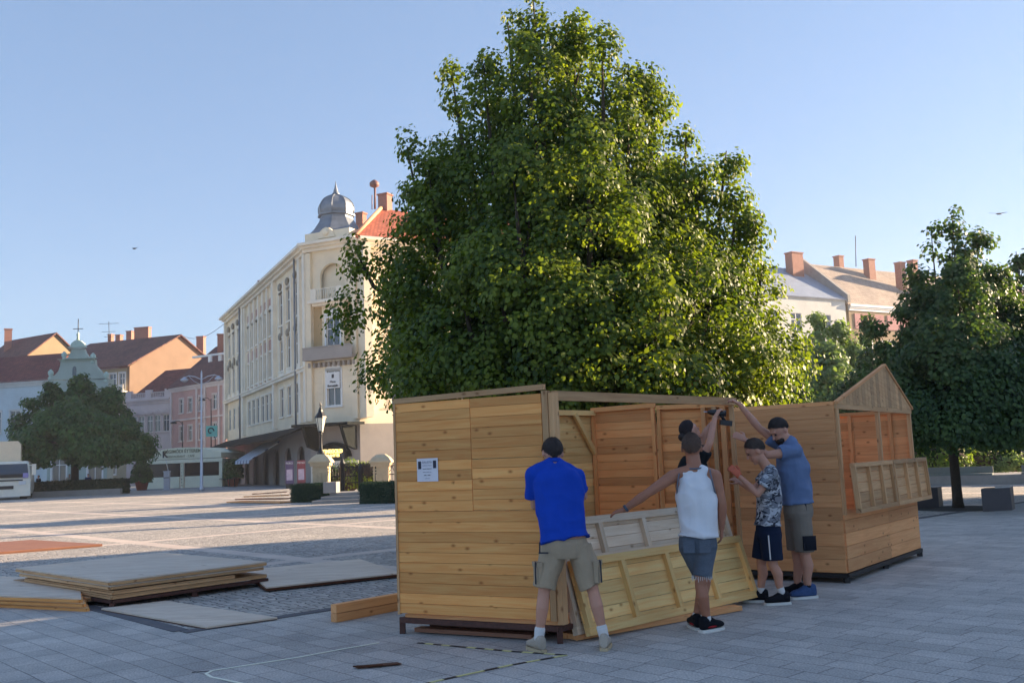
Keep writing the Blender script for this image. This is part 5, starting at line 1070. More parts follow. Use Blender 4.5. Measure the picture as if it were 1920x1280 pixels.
# ---------------------------------------------------------------- vegetation
def leafmat(name, lo, hi, tr=.35, tcol=None):
    k = NT(name, .5); at = k.n('Attribute', attribute_name='var'); k.b.inputs['Specular IOR Level'].default_value = .35
    c = k.ramp(at.outputs['Fac'], 0, 1, lo+(1,), hi+(1,)); k.col(c)
    t = k.n('BsdfTranslucent'); tc = k.mix(1.0, c, (tcol or (1.7,1.75,.5))+(1,), 'MULTIPLY'); k.l(tc, t.inputs[0])
    m = k.n('MixShader'); m.inputs[0].default_value = tr; k.l(k.b.outputs[0], m.inputs[1]); k.l(t.outputs[0], m.inputs[2]); k.l(m.outputs[0], k.out.inputs[0]); return k.m
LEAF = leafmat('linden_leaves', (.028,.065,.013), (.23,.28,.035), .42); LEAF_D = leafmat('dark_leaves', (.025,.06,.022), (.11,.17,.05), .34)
LEAF_P = leafmat('pale_leaves', (.12,.19,.08), (.24,.32,.13), .4); LEAF_B = leafmat('bright_leaves', (.12,.18,.03), (.26,.34,.06), .4); LEAF_L = leafmat('walnut_leaves', (.02,.065,.018), (.075,.165,.04), .32)
HEDGE = leafmat('hedge_leaves', (.012,.035,.014), (.035,.07,.025), .2); BARK = mat('bark', srgb(74,62,50), .95, .35, 6, .8, fine=30, bd=.03)
TEMPL = np.array([(0,0,0),(-.42,.3,.10),(-.34,.75,.12),(0,1.05,-.04),(.34,.75,.12),(.42,.3,.10)])
def leaves(name, c, nrm, size, var, m, parent, keep=None):
    n = len(c); nrm = nrm/np.linalg.norm(nrm, axis=1)[:,None]
    # leaf hangs: its length axis points down / outwards
    d = np.stack([rng.normal(0,.55,n)+nrm[:,0]*.5, rng.normal(0,.55,n)+nrm[:,1]*.5, rng.normal(-.55,.45,n)],1)
    d -= nrm*np.sum(d*nrm,1)[:,None]; d /= np.linalg.norm(d,axis=1)[:,None]+1e-9
    x = np.cross(d, nrm); sz = size*rng.uniform(.65,1.3,n)
    T = TEMPL
    vs = c[:,None,:] + sz[:,None,None]*(x[:,None,:]*T[None,:,0,None] + d[:,None,:]*T[None,:,1,None] + nrm[:,None,:]*T[None,:,2,None]*rng.uniform(-.8,1.6,n)[:,None,None])
    off = np.array(WL[parent.name]) if parent else np.zeros(3); vs = vs-off
    me = bpy.data.meshes.new(name); me.vertices.add(n*6); me.vertices.foreach_set('co', vs.astype(np.float32).ravel())
    base = np.arange(n)[:,None]*6; li = np.concatenate([base+np.array([0,1,2,3]), base+np.array([0,3,4,5])],1).astype(np.int32).ravel()
    me.loops.add(n*8); me.loops.foreach_set('vertex_index', li); me.polygons.add(n*2)
    me.polygons.foreach_set('loop_start', np.arange(0,n*8,4,dtype=np.int32)); me.update(calc_edges=True)
    at = me.attributes.new('var','FLOAT','POINT'); at.data.foreach_set('value', np.repeat(np.clip(var,0,1),6).astype(np.float32)); me.materials.append(m)
    o = bpy.data.objects.new(name, me); COL.objects.link(o); o.parent = parent; WL[o.name] = WL[parent.name] if parent else V((0,0,0)); return o
def tree(label, base, spires, nleaf, size, m, rc=.42, trunk_r=.16, split=2.2, dens=1.0, cat='tree', group=None, name='tree', limbs=True, shell=.55, back=None):
    """spires: (centre x px, top y px, bottom y px, half-width px, depth offset) seen at the tree's own distance"""
    base = V(base); Y = base.y; s_ = Y/FPX; r = empty(name, base, label, cat, group); sp = []
    for cx, ty, by, hw, dy in spires:
        t_, b_ = P(cx, ty, Y+dy), P(cx+(by-ty)*.0396, by, Y+dy); sp.append((np.array([(t_.x+b_.x)/2, Y+dy, 0]), t_.z, b_.z, hw*s_*1.0, (t_.x-b_.x)))
    prof = lambda h: np.minimum(1, (h/.22+.15))**.5*np.clip(1-h, 0, 1)**.72*1.25
    vol = np.array([q[3]**1.6*(q[1]-q[2]) for q in sp]); vol /= vol.sum()
    area = sum(2*math.pi*q[3]*.7*(q[1]-q[2]) for q in sp); ncl = int(area/(rc*rc)*.95*dens); cl = []; rr = []
    for i, q in enumerate(sp):
        n = max(8, int(ncl*vol[i])); h = rng.uniform(.0,.985,n); a = rng.uniform(0,2*math.pi,n); rad = q[3]*np.minimum(1.0,prof(h))*rng.uniform(shell,1.0,n)
        x = q[0][0]+(h-.5)*q[4]+rad*np.cos(a); y = q[0][1]+rad*np.sin(a)*.95; z = q[2]+h*(q[1]-q[2]); cl.append(np.stack([x,y,z],1)); rr.append(rc*(.55+.45*(1-h))*rng.uniform(.6,1.25,n))
    cl = np.concatenate(cl); rr = np.concatenate(rr)
    # drop clumps buried deep inside several spires
    depth = np.full(len(cl), -9.)
    for q in sp:
        h = (cl[:,2]-q[2])/(q[1]-q[2]); ok = (h>0)&(h<1); d = np.where(ok, q[3]*np.minimum(1,prof(np.clip(h,0,1)))-np.hypot(cl[:,0]-q[0][0], cl[:,1]-q[0][1]), -9); depth = np.maximum(depth, d)
    keep = depth < rc*3.2; cl, rr = cl[keep], rr[keep]
    wts = rr**2; idx = rng.choice(len(cl), nleaf, p=wts/wts.sum())
    dirv = rng.normal(size=(nleaf,3)); dirv /= np.linalg.norm(dirv,axis=1)[:,None]; u = rng.uniform(.25,1.12,nleaf)**.6
    c = cl[idx] + dirv*(rr[idx]*u)[:,None]*np.array([1,1,.85])
    ctr = np.array([base.x, base.y, 0]); out = c-ctr; out[:,2] = 0; out /= np.linalg.norm(out,axis=1)[:,None]+.2
    nrm = dirv*.7+out*.55+np.array([0,0,.45])+rng.normal(0,.35,(nleaf,3))
    clv = rng.uniform(0,1,len(cl)); var = .25+.45*clv[idx]+rng.normal(0,.16,nleaf)
    leaves('crown', c, nrm, size, var, m, r)
    b = M(); topz = max(q[1] for q in sp); lean = 0
    tp = [base+V((0,0,z)) for z in (-.05,.15,.6,split*.6,split)]; b.tube(tp, [trunk_r*1.45,trunk_r*1.1,trunk_r,trunk_r*.93,trunk_r*.9], 14)
    if limbs:
        for q in sp:
            t_ = V((q[0][0], q[0][1], q[1]-.25)); s0 = base+V((0,0,split*random.uniform(.85,1.0))); zc = max(q[2]+.3, split+.2); m1 = V((base.x+(t_.x-base.x)*.55, base.y+(t_.y-base.y)*.55, s0.z+(zc-s0.z)*.5+.4)); m2 = V((t_.x-(t_.x-base.x)*.08, t_.y, (zc+t_.z)/2))
            b.tube([s0, m1, m2, t_], [trunk_r*.55, trunk_r*.38, trunk_r*.22, .01], 7)
        js = rng.choice(len(cl), min(len(cl), int(90*dens)), replace=False)
        for j in js:
            e = V(cl[j]); q = min(sp, key=lambda q: (q[0][0]-e.x)**2+(q[0][1]-e.y)**2); s0 = V((q[0][0]*.8+base.x*.2, q[0][1]*.8+base.y*.2, max(split, e.z-.9))); b.tube([s0, (s0+e)/2+V((0,0,.12)), e], [trunk_r*.14, trunk_r*.09, .006], 5)
    b.build('trunk', BARK, r); return r
TY_ = 16.4
tb = P(1085,860,TY_); tb.z = 0
tree('great linden tree with a tall dense crown rising behind the first hut', tb,
 [(1000,-22,420,85,0),(950,8,330,48,.3),(1060,25,400,60,.4),(1130,50,470,80,-.5),(1225,92,520,62,.3),(1180,95,520,90,.1),(845,112,450,62,.3),(905,95,600,110,-.7),(760,248,600,52,0),(800,290,720,105,-.9),
  (664,442,640,34,0),(722,470,725,52,-.4),(1365,258,600,55,.4),(1290,225,650,95,-.3),(1385,355,700,75,0),(1435,470,745,68,.2),(1310,450,760,120,-1.5),(1100,230,680,140,-1.9),(960,280,755,150,-2.1),
  (1315,330,640,80,0),(1075,30,520,120,.5),(990,60,520,100,-.8),(930,180,560,90,.6),(1180,200,600,100,-.9),(1150,500,765,130,-2.5),(1050,430,700,70,-2.7),(930,470,740,60,-2.6),(1330,560,740,60,-1.9),(860,500,765,130,-1.9),(1000,540,770,110,-2.6),(1240,520,745,70,-2.7),(1050,180,720,170,1.6),(1250,300,750,160,1.6),(850,300,750,150,1.5),(805,560,745,66,-1.0),(1380,620,765,100,-.6)],
  200000, .072, LEAF, .43, .19, 2.4, shell=.62, dens=.72)
t2 = G(1797,952)
tree('slim trunked linden in shade beside the stone benches with sunlit top', t2,
 [(1792,388,700,42,0),(1752,420,700,40,.2),(1838,425,700,48,.1),(1720,495,790,70,0),(1800,480,818,110,-1.2),(1870,500,822,80,.3),(1690,570,815,60,-.4),(1640,600,770,38,.2),(1750,600,822,100,-1.6),(1850,620,822,100,-1.3),(1790,520,818,130,1.3),(1905,560,822,70,.4)],
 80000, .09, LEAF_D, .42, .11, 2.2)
t3 = P(1950,900,27); t3.z = 0
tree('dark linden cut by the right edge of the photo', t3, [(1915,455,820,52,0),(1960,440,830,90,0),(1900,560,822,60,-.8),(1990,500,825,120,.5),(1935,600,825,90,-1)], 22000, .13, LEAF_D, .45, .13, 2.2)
for i, (x_, y_, h_) in enumerate(((20.5,23.5,8.2),(25.5,28.5,8.0))):      # the same row goes on outside the frame
    b_ = V((x_,y_,0)); px = 960+FPX*x_/y_
    tree('linden of the same row standing outside the right edge' if i == 0 else 'farther linden of the row outside the right edge', b_, [(px,856-(h_-1.6)*FPX/y_,830,190,0),(px-120,480,840,130,.3),(px+120,470,840,130,-.3)], 12000, .2, LEAF_D, .7, .14, 2.2, limbs=False)
tl = P(140,905,80); tl.z = 0
tree('broad dark green walnut tree behind the low hedge at left', tl, [(150,705,830,60,0),(95,720,845,54,.5),(205,725,850,56,0),(245,785,850,38,-.5),(55,745,835,30,0),(130,750,858,100,-3),(190,780,858,80,-3.5),(75,800,850,45,-2),(270,820,855,16,0)], 80000, .21, LEAF_L, .9, .32, 4.0, shell=.45)
tm = P(1550,880,44); tm.z = 0
tree('pale hazy willow like tree between the linden and the white house', tm, [(1530,588,800,48,0),(1575,600,800,45,0),(1495,640,820,38,-1),(1600,640,820,38,-.5),(1550,640,840,80,-2)], 26000, .16, LEAF_P, .6, .16, 2.4)
ts_ = P(1640,890,36); ts_.z = 0
tree('small dark tree behind the second hut left of the slim linden', ts_, [(1625,592,820,26,0),(1660,640,830,40,0),(1610,690,830,40,-.6),(1580,720,840,45,-.5)], 12000, .14, LEAF_D, .45, .12, 2.0)
tk = P(1250,880,40); tk.z = 0
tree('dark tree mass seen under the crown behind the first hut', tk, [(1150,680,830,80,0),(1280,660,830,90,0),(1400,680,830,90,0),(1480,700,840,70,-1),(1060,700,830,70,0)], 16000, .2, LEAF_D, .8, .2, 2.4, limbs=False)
def bush(name, label, cat, c, rx, ry, rz, n, size, m, parent=None, group=None, flat=0.0, lumps=None):
    """loose leafy body over an ellipsoid/box-like volume"""
    c = np.array(c, dtype=float); d = rng.normal(size=(n,3)); d /= np.linalg.norm(d,axis=1)[:,None]; d[:,2] = np.abs(d[:,2])*1.0
    if flat: d = np.sign(d)*np.abs(d)**(1-flat); 
    p = c+d*np.array([rx,ry,rz])*rng.uniform(.72,1.06,n)[:,None]
    p += .12*min(rx,rz)*np.sin(p[:,[1,2,0]]*(5/max(rx,.5)))
    p[:,2] = np.maximum(p[:,2], c[2]+.02)
    if parent is None: 
        r = empty(name, c, label, cat, group); 
    else: r = parent
    leaves('foliage', p, d+rng.normal(0,.4,(n,3)), size, rng.uniform(0,1,n), m, r)
    if parent is None:
        b = M(); cz = V(c)
        b.ball(cz+V((0,0,rz*.42)), rx*.8, ry*.8, rz*.5, 12)
        for i in range(5): b.tube([cz+V((random.uniform(-.1,.1)*rx,0,-.02)), cz+V((random.uniform(-.6,.6)*rx,random.uniform(-.4,.4)*ry,rz*.8))], [.03,.01], 5)
        b.build('stems', HEDGE if flat else BARK, r)
    return r
def hedge(label, a, b_, wd, h, n, size=.05):
    a, b_ = V(a), V(b_); d = b_-a; L = d.length; u = d/L; v = V((-u.y,u.x,0)); r = empty('hedge', (a+b_)/2, label, 'hedge', 'clipped hedges')
    t = rng.uniform(0,1,n); s_ = rng.integers(0,4,n); x = rng.uniform(-.5,.5,n)
    pu = np.where(s_<3, t*L, np.where(x>0,L,0)+rng.normal(0,.03,n)); pv = np.where(s_==0, -wd/2, np.where(s_==1, wd/2, x*wd)); pz = np.where(s_==2, h, rng.uniform(.03,1,n)*h)
    rnd = .5*wd*np.clip(1-np.minimum(pu, L-pu)/.35, 0, 1)**2*.5; pv = pv*(1-rnd/wd); pz = pz*(1-.12*rnd)
    jit = rng.normal(0,.03,(n,3)); P3 = np.array(a)+np.outer(pu, np.array(u))+np.outer(pv, np.array(v)); P3[:,2] = pz; P3 += jit; P3[:,2] = np.maximum(P3[:,2], .03)
    nr_ = np.outer(np.where(s_==0,-1,np.where(s_==1,1,0)), np.array(v))+np.outer(np.where(s_==2,1,0), [0,0,1])+rng.normal(0,.5,(n,3))
    leaves('foliage', P3, nr_, size, rng.uniform(0,1,n), HEDGE, r)
    b = M(); b.box((a+b_)/2+UPV*h*.48, u*(L/2-.08), v*(wd/2-.07), UPV*(h*.46)); b.build('stems', HEDGE, r); return r
# hedges by the fenced monument
h1a, h1b = G(537,943), G(622,941); h2a, h2b = G(672,945), G(790,944)
hedge('round ended clipped hedge left of the stone steps', h1a+V((.3,.6,0)), h1b+V((0,.9,0)), 1.1, .78, 9000)
hedge('clipped hedge right of the stone steps beside the first hut', h2a+V((.2,.6,0)), h2b+V((.5,1.2,0)), 1.1, .82, 10000)
hp0, hp1 = P(66,915,77), P(236,910,77); hp0.z = hp1.z = 0
hedge('long low dark hedge under the walnut tree at left', hp0, hp1, 1.4, 1.15, 12000, .12)
b = M(); b.beam(P(80,915,75.5)*V((1,1,0)) if 0 else V((hp0.x+.6,75.6,.22)), V((hp1.x+.2,75.6,.22)), .5, .44); tag(b.build('stone_planter', CONC), 'low pale stone edge in front of the long hedge at left', 'planter')
# ---------------------------------------------------------------- fenced monument
IRON = mat('black_iron', srgb(28,28,30), .5, .2, 10, .1); SAND = mat('sandstone', srgb(206,184,150), .85, .14, 2.5, .4)
STEPM = mat('grey_granite', srgb(150,146,142), .85, .12, 3, .3)
sa = P(645,940,40.6); sa.z = 0
b = M()
for i, (hh, dd, ww) in enumerate(((.14,0,1.75),(.28,.4,1.45),(.42,.8,1.15))): b.bx(sa.x-ww+.4, sa.x+ww+.3, sa.y+dd, sa.y+3, hh-.14+(.001 if i else 0), hh)
b.bx(sa.x-1.0, sa.x-.45, sa.y+.7, sa.y+1.6, .42, .88)
tag(b.build('stone_steps', STEPM), 'grey stone steps between the two clipped hedges', 'steps')
FY = 44.5
def pillar(px, pyt, label):
    q = P(px, 900, FY); z1 = P(px, pyt, FY).z; b = M(); r = empty('gate_pillar', (q.x,FY,0), label, 'pillar', 'stone gate pillars')
    b.bx(q.x-.42,q.x+.42,FY-.42,FY+.42,0,.5); b.bx(q.x-.34,q.x+.34,FY-.34,FY+.34,.5,z1-.55)
    for k_ in (-.18,0,.18): b.bx(q.x+k_-.05,q.x+k_+.05,FY-.37,FY-.34,.6,z1-.9)
    for z_ in (z1-.85,z1-.72): b.bx(q.x-.36,q.x+.36,FY-.36,FY+.36,z_,z_+.06)
    b.build('shaft', SAND, r); b = M(); b.bx(q.x-.44,q.x+.44,FY-.44,FY+.44,z1-.55,z1-.4); b.rings([[V((q.x+sx*w_,FY+sy*w_,z1+dz)) for sx, sy in ((-1,-1),(1,-1),(1,1),(-1,1))] for w_, dz in ((.5,-.4),(.5,-.32),(.38,-.15),(.18,0))], False); b.build('cap', SAND, r); return V((q.x,FY,z1))
p1 = pillar(603, 851, 'stone gate pillar carrying the old lantern'); p2 = pillar(716, 851, 'stone gate pillar next to the first hut without a lantern')
def lantern(p, label):
    r = empty('street_lamp', p, label, 'street lamp'); b = M(); zt = P(597,764,FY).z-p.z
    b.lathe(p, [(.16,0),(.14,.1),(.07,.2),(.05,.5),(.045,zt-1.3),(.07,zt-1.25),(.04,zt-1.1)], 10); b.build('post', IRON, r)
    b = M(); b.lathe(p, [(.12,zt-1.1),(.24,zt-.5),(.24,zt-.48)], 6, False); k = mat('milky_glass', srgb(232,226,205), .3, .05, 3, 0); b.build('glass', k, r)
    b = M(); b.lathe(p, [(.28,zt-.48),(.26,zt-.4),(.12,zt-.2),(.1,zt-.1),(.03,zt+.05),(.05,zt+.12),(.01,zt+.28)], 6, False); b.lathe(p, [(.13,zt-1.14),(.13,zt-1.08)], 6, False)
    for i in range(6): a = math.pi*i/3; b.tube([p+V((math.cos(a)*.13,math.sin(a)*.13,zt-1.1)), p+V((math.cos(a)*.25,math.sin(a)*.25,zt-.46))], .014, 5)
    b.build('lantern_frame', IRON, r)
lantern(p1, 'old iron lantern with milky glass on the left gate pillar')
r = empty('iron_fence', ((p1.x+p2.x)/2,FY,0), 'black wrought iron fence with curled tops between the gate pillars', 'fence'); zf = P(650,862,FY).z
b = M(); x0, x1 = p1.x+.45, p2.x+2.4
for z_ in (.75,zf-.75,zf-.35): b.bx(x0,x1,FY-.02,FY+.02,z_,z_+.04)
b.each('rail', IRON, r); b = M(); n_ = int((x1-x0)/.13)
for i in range(n_): x = x0+(i+.5)*.13; b.tube([V((x,FY,.45)),V((x,FY,zf-.1))], .012, 5); 
b.build('bars', IRON, r); b = M()
for i in range(int((x1-x0)/.4)):
    x = x0+.2+i*.4; 
    for sg_ in (-1,1): b.tube([V((x+sg_*(.02+.15*math.sin(t*2.6)),FY-.02,zf-.7+t*.55)) for t in np.linspace(0,1,7)]+[V((x+sg_*.04,FY-.02,zf-.22))], .016, 5)
b.build('scrolls', IRON, r)
b = M()
for px, h_ in ((642,zf),(676,zf-.3),(705,zf)): q = P(px,900,FY-.3); b.lathe((q.x,FY-.25,0), [(.14,.0),(.12,.3),(.1,h_-.3),(.15,h_-.2),(.08,h_),(.02,h_+.15)], 8)
b.each('post', IRON, r)
for i, (px, w2, h2, lab) in enumerate(((655,.8,1.4,'green garden bush behind the left half of the iron fence'),(690,.9,1.35,'green garden bush behind the right half of the iron fence'),(618,.5,1.2,'small garden bush close to the lantern pillar'))):
    q = P(px,900,FY+1.6); bush('garden_bush', lab, 'bush', (q.x,q.y,.42), w2, .6, h2, 1500, .09, LEAF_B if i != 2 else LEAF_P, group='bushes behind the iron fence')
# ---------------------------------------------------------------- pavilion
PY = 92.0; TENT = mat('cream_canvas', srgb(240,240,216), .85, .06, 1.0, .1); TENTD = mat('tinted_film', srgb(52,44,44), .25, .3, .8, .02)
pl, pr2 = P(268,914,PY), P(417,910,PY-1.5); pl.z = pr2.z = 0; u = (pr2-pl).normalized(); n = u.cross(UPV); L = (pr2-pl).length
r = empty('cafe_pavilion', (pl+pr2)/2, 'cream canvas restaurant pavilion with arched roof and dark windows', 'pavilion'); zr_ = P(342,862,PY).z; ztp = P(342,839,PY).z
b = M(); arcp = [(L*t, zr_+.12+(ztp-zr_-.12)*(.42+.58*math.sin(math.pi*t)**.8)) for t in np.linspace(0,1,15)]
b.prism([pl+u*x+UPV*z+n*.25 for x, z in [(0,zr_+.1),(L,zr_+.1)]+arcp[::-1]], -n*5.0); b.build('roof', TENT, r)
b = M(); b.box(pl+u*(L/2)+n*.16+UPV*(zr_-.12), u*(L/2+.15), n*.12, UPV*.17)
for x in (.1, L*.505, L-.1): b.box(pl+u*x+n*.05+UPV*(zr_/2-.15), u*.16, n*.1, UPV*(zr_/2-.15))
b.box(pl+u*(L*.25+.02)+n*.02+UPV*.55, u*(L*.25-.3), n*.06, UPV*.53); b.box(pl+u*(L*.75)+n*.02+UPV*.55, u*(L*.25-.3), n*.06, UPV*.53); b.bx(pl.x+.02,pl.x+.1,PY,PY+4.5,0,zr_); b.bx(pr2.x-.1,pr2.x-.02,PY-1.5,PY+3,0,zr_); b.build('wall_frame', TENT, r)
for x in (.25,.755):
    b = M(); b.box(pl+u*L*x+n*.0+UPV*(1.08+(zr_-1.36)/2), u*(L*.24-.15), n*.03, UPV*((zr_-1.36)/2)); b.build('window', TENTD, r)
LT = mat('olive_lettering', srgb(150,148,118), .7, .05); sgn = zr_+.75*(ztp-zr_)
text('lettering', 'K', BLK, r, pl+u*L*.3+n*.28+UPV*(zr_+.55), .85, u, bold=.03)
text('lettering', 'RÉGIMÓDI ÉTTEREM', LT, r, pl+u*L*.52+n*.28+UPV*(zr_+.8), .42, u, bold=.01); text('lettering', 'RESTAURANT · CAFÉ', LT, r, pl+u*L*.5+n*.28+UPV*(zr_+.33), .3, u)
for i, ch in enumerate('ÉTTEREM'): text('lettering', ch, LT, r, pl+u*L*.505+n*.17+UPV*(zr_-.6-i*.3), .24, u)
# plants in pots
TERR = mat('terracotta', srgb(170,84,66), .85, .15, 3, .2)
for px, Y, lab in ((266,88,'big leafy shrub in a terracotta pot left of the pavilion'),(437,90,'big leafy shrub in a terracotta pot right of the pavilion')):
    q = P(px,900,Y); r = empty('potted_shrub', (q.x,q.y,0), lab, 'potted plant', 'potted shrubs by the pavilion'); b = M(); b.lathe((q.x,q.y,0), [(.42,0),(.6,.75),(.66,.75),(.66,.85),(.5,.85)], 14); b.build('pot', TERR, r)
    bush('', '', '', (q.x,q.y,.8), .95, .8, 1.8, 2200, .17, LEAF_L, r); b = M()
    for i in range(7): b.tube([V((q.x,q.y,.8)), V((q.x+random.uniform(-.8,.8),q.y+random.uniform(-.5,.5),2.5))], [.05,.02], 5)
    b.build('stems', BARK, r)
q = P(313,905,84); z1 = P(313,889,84).z; z0_ = 0
b = M(); b.bx(q.x-.24,q.x+.24,q.y-.15,q.y+.15,0,1.55); b.bx(q.x-.28,q.x+.28,q.y-.18,q.y+.18,1.55,1.66); b.cur = 1; b.bx(q.x-.25,q.x+.25,q.y-.16,q.y-.15,1.05,1.1)
o = b.build('ticket_machine', [mat('light_metal', srgb(206,210,222), .4, .05, 2, .05), DARKST], None); tag(o, 'slim pale grey terminal box standing before the pavilion', 'terminal'); b = M(); b.tube([V((q.x+.12,q.y,1.6)), P(311,862,84)], .03, 6); b.build('pole', WFR, o)
# ---------------------------------------------------------------- lamps and signs
def lamp2(px, pyb, pyt, heads, label):
    q = G(px, pyb); t_ = P(px-(pyb-pyt)*.0396, pyt, q.y); t_.x = q.x; r = empty('street_lamp', q, label, 'street lamp'); b = M(); b.lathe(q, [(.2,0),(.2,.25),(.13,.35),(.11,2.5),(.09,2.55),(.07,t_.z),(.02,t_.z+.25)], 12); b.build('pole', LM, r)
    for sg_ in (-1,1):
        b = M(); b.tube([t_+V((0,0,-.5)), t_+V((sg_*.5,0,-.25)), t_+V((sg_*1.0,0,-.15)), t_+V((sg_*1.35,0,-.3))], .035, 6); b.tube([t_+V((0,0,-.9)), t_+V((sg_*.6,0,-.6)), t_+V((sg_*1.0,0,-.2))], .02, 5); b.build('arm', LM, r)
        b = M(); b.lathe(t_+V((sg_*1.35,0,-.55)), [(.05,-.12),(.2,-.05),(.32,.06),(.28,.14),(.1,.26),(.05,.32)], 12); b.build('lamp_head', LM, r)
lamp2(378, 920, 700, 2, 'tall pale double armed lamp post before the pavilion')
def blamp(px, Y, pyt, dx, label, group='small dark street lamps'):
    q = P(px,880,Y); q.z = 0; t_ = P(px,pyt,Y); r = empty('street_lamp', q, label, 'street lamp', group); b = M(); b.tube([q, V((q.x,q.y,t_.z))], [.09,.05], 8); b.build('pole', IRON, r)
    b = M(); b.tube([V((q.x,q.y,t_.z-.3)), V((q.x+dx*.4,q.y,t_.z+.1)), V((q.x+dx*.9,q.y,t_.z+.05))], .035, 6); b.build('arm', IRON, r); b = M(); b.lathe(V((q.x+dx,q.y,t_.z-.15)), [(.4,-.05),(.3,.1),(.1,.22)], 12); b.build('lamp_head', IRON, r)
blamp(342, 108, 790, -1.0, 'small dark single arm lamp left of the tall pale lamp post'); blamp(396, 108, 747, -1.0, 'dark single arm lamp close behind the green sign')
q = P(397,808,107); b = M(); b.box(q, V((.62,0,0)), V((0,.08,0)), UPV*.6); o = b.build('pharmacy_sign', mat('teal_sign', srgb(120,200,186), .5, .1, 3), None); tag(o, 'small teal pharmacy sign with a dark swirl on a thin pole', 'sign')
b = M(); cc = q+V((-.1,-.1,0)); b.tube([cc+V((math.cos(a)*.38*(1-a/9),0,math.sin(a)*.42*(1-a/9))) for a in np.linspace(0,5.2,12)], .06, 6); b.build('emblem', BLK, o)
b = M(); b.tube([V((q.x+.35,107.1,0)), V((q.x+.35,107.1,q.z-.7))], .05, 6); b.build('pole', IRON, o)
# cafe tables under the awning, small dark
b = M(); tq = aK+uK*tpx(490)+nK*3.4
for i in range(3):
    c_ = tq+uK*(i*2.6); r = empty('cafe_table', c_, ['far cafe table under the striped awning','middle cafe table under the striped awning','near cafe table under the striped awning'][i], 'table', 'cafe tables'); b = M(); b.lathe(c_, [(.55,.72),(.55,.76)], 14, False); b.build('tabletop', DARKST, r)
    b = M(); b.lathe(c_, [(.25,0),(.22,.03),(.04,.06),(.04,.72)], 10); b.build('leg', IRON, r)
# ---------------------------------------------------------------- truck
TRW = mat('white_truck_paint', srgb(228,222,206), .35, .06, 1.5, .02, spec=.6); TRB = mat('cargo_tarp', srgb(226,208,180), .7, .08, 1.2, .15); BLACKP = mat('black_plastic', srgb(24,24,26), .5, .2, 5, .05)
tg = G(36,936); s_ = tg.y/FPX; zpx = lambda py: P(30,py,tg.y).z; xpx = lambda px, py=900: P(px,py,tg.y).x
tr = empty('truck', (xpx(5),tg.y,0), 'white box truck driving in from the left edge', 'truck')
xl, xr = xpx(-38), xpx(52,900); zt_c = zpx(864); zb_c = zpx(927); ty = tg.y-.2
k = .45; m_ = M()
sec = lambda z, y, ins_: [V((xl+ins_,ty+y,z)), V((xr-ins_,ty+y,z)), V((xr-ins_,ty+4.2,z)), V((xl+ins_,ty+4.2,z))]
m_.rings([sec(zb_c,.05,.1), sec(zb_c+.35,-.05,0), sec(zb_c+(zt_c-zb_c)*.46,.0,0), sec(zb_c+(zt_c-zb_c)*.5,.06,.02), sec(zt_c-.16,.5,.16), sec(zt_c,.75,.3)], False); m_.build('cab', TRW, tr)
zA, zB_ = zb_c+(zt_c-zb_c)*.53, zt_c-.22
m_ = M(); m_.prism([V((xl+.14,ty+.07,zA)), V((xr-.14,ty+.07,zA)), V((xr-.26,ty+.43,zB_)), V((xl+.26,ty+.43,zB_))], V((0,-.03,.02))); m_.build('windscreen', GLASS, tr)
m_ = M(); m_.bx(xl+.3,xr-.5,ty-.09,ty-.04,zb_c+1.25,zb_c+1.5); m_.bx(xl+.3,xr-.5,ty-.09,ty-.04,zb_c+1.0,zb_c+1.1); m_.bx(xl+.6,xr-1.1,ty-.09,ty-.04,zb_c+.42,zb_c+.66); m_.tube([V((xl+1.2,ty+.05,zA+.02)),V((xl+2.2,ty+.1,zA+.1))], .02, 5); m_.build('grille', BLACKP, tr)
m_ = M(); m_.bx(xl-.02,xr+.02,ty-.18,ty+.3,zb_c-.12,zb_c+.36); m_.build('bumper', TRW, tr)
for xx in (xl+.3, xr-.75): m_ = M(); m_.bx(xx,xx+.45,ty-.12,ty-.03,zb_c+.72,zb_c+.98); m_.build('headlight', mat('headlight_glass', srgb(210,214,220), .15, .05), tr)
m_ = M(); m_.bx(xr-.5,xr-.15,ty-.11,ty-.06,zb_c+1.2,zb_c+1.55); m_.build('maker_badge', mat('violet_badge', srgb(150,140,196), .5), tr)
for xx, sg_ in ((xr,1),(xl,-1)):
    m_ = M(); m_.bx(xx+sg_*.22-.14,xx+sg_*.22+.14,ty-.1,ty+.02,zA+.1,zA+.9); m_.tube([V((xx-sg_*.2,ty+.3,zA+.8)),V((xx+sg_*.2,ty,zA+.8))], .03, 5); m_.build('mirror', TRW, tr)
cz0, cz1 = zb_c+.6, zpx(825); cl_, cr_ = xpx(-50), xpx(33,840)
m_ = M(); m_.rings([[V((x0,y0,z)) for x0,y0 in ((cl_+i_,ty+1.6),(cr_-i_,ty+1.6),(cr_-i_,ty+10),(cl_+i_,ty+10))] for z, i_ in ((cz0,0),(cz1-.25,0),(cz1,.2))], False); m_.build('cargo_box', TRB, tr)
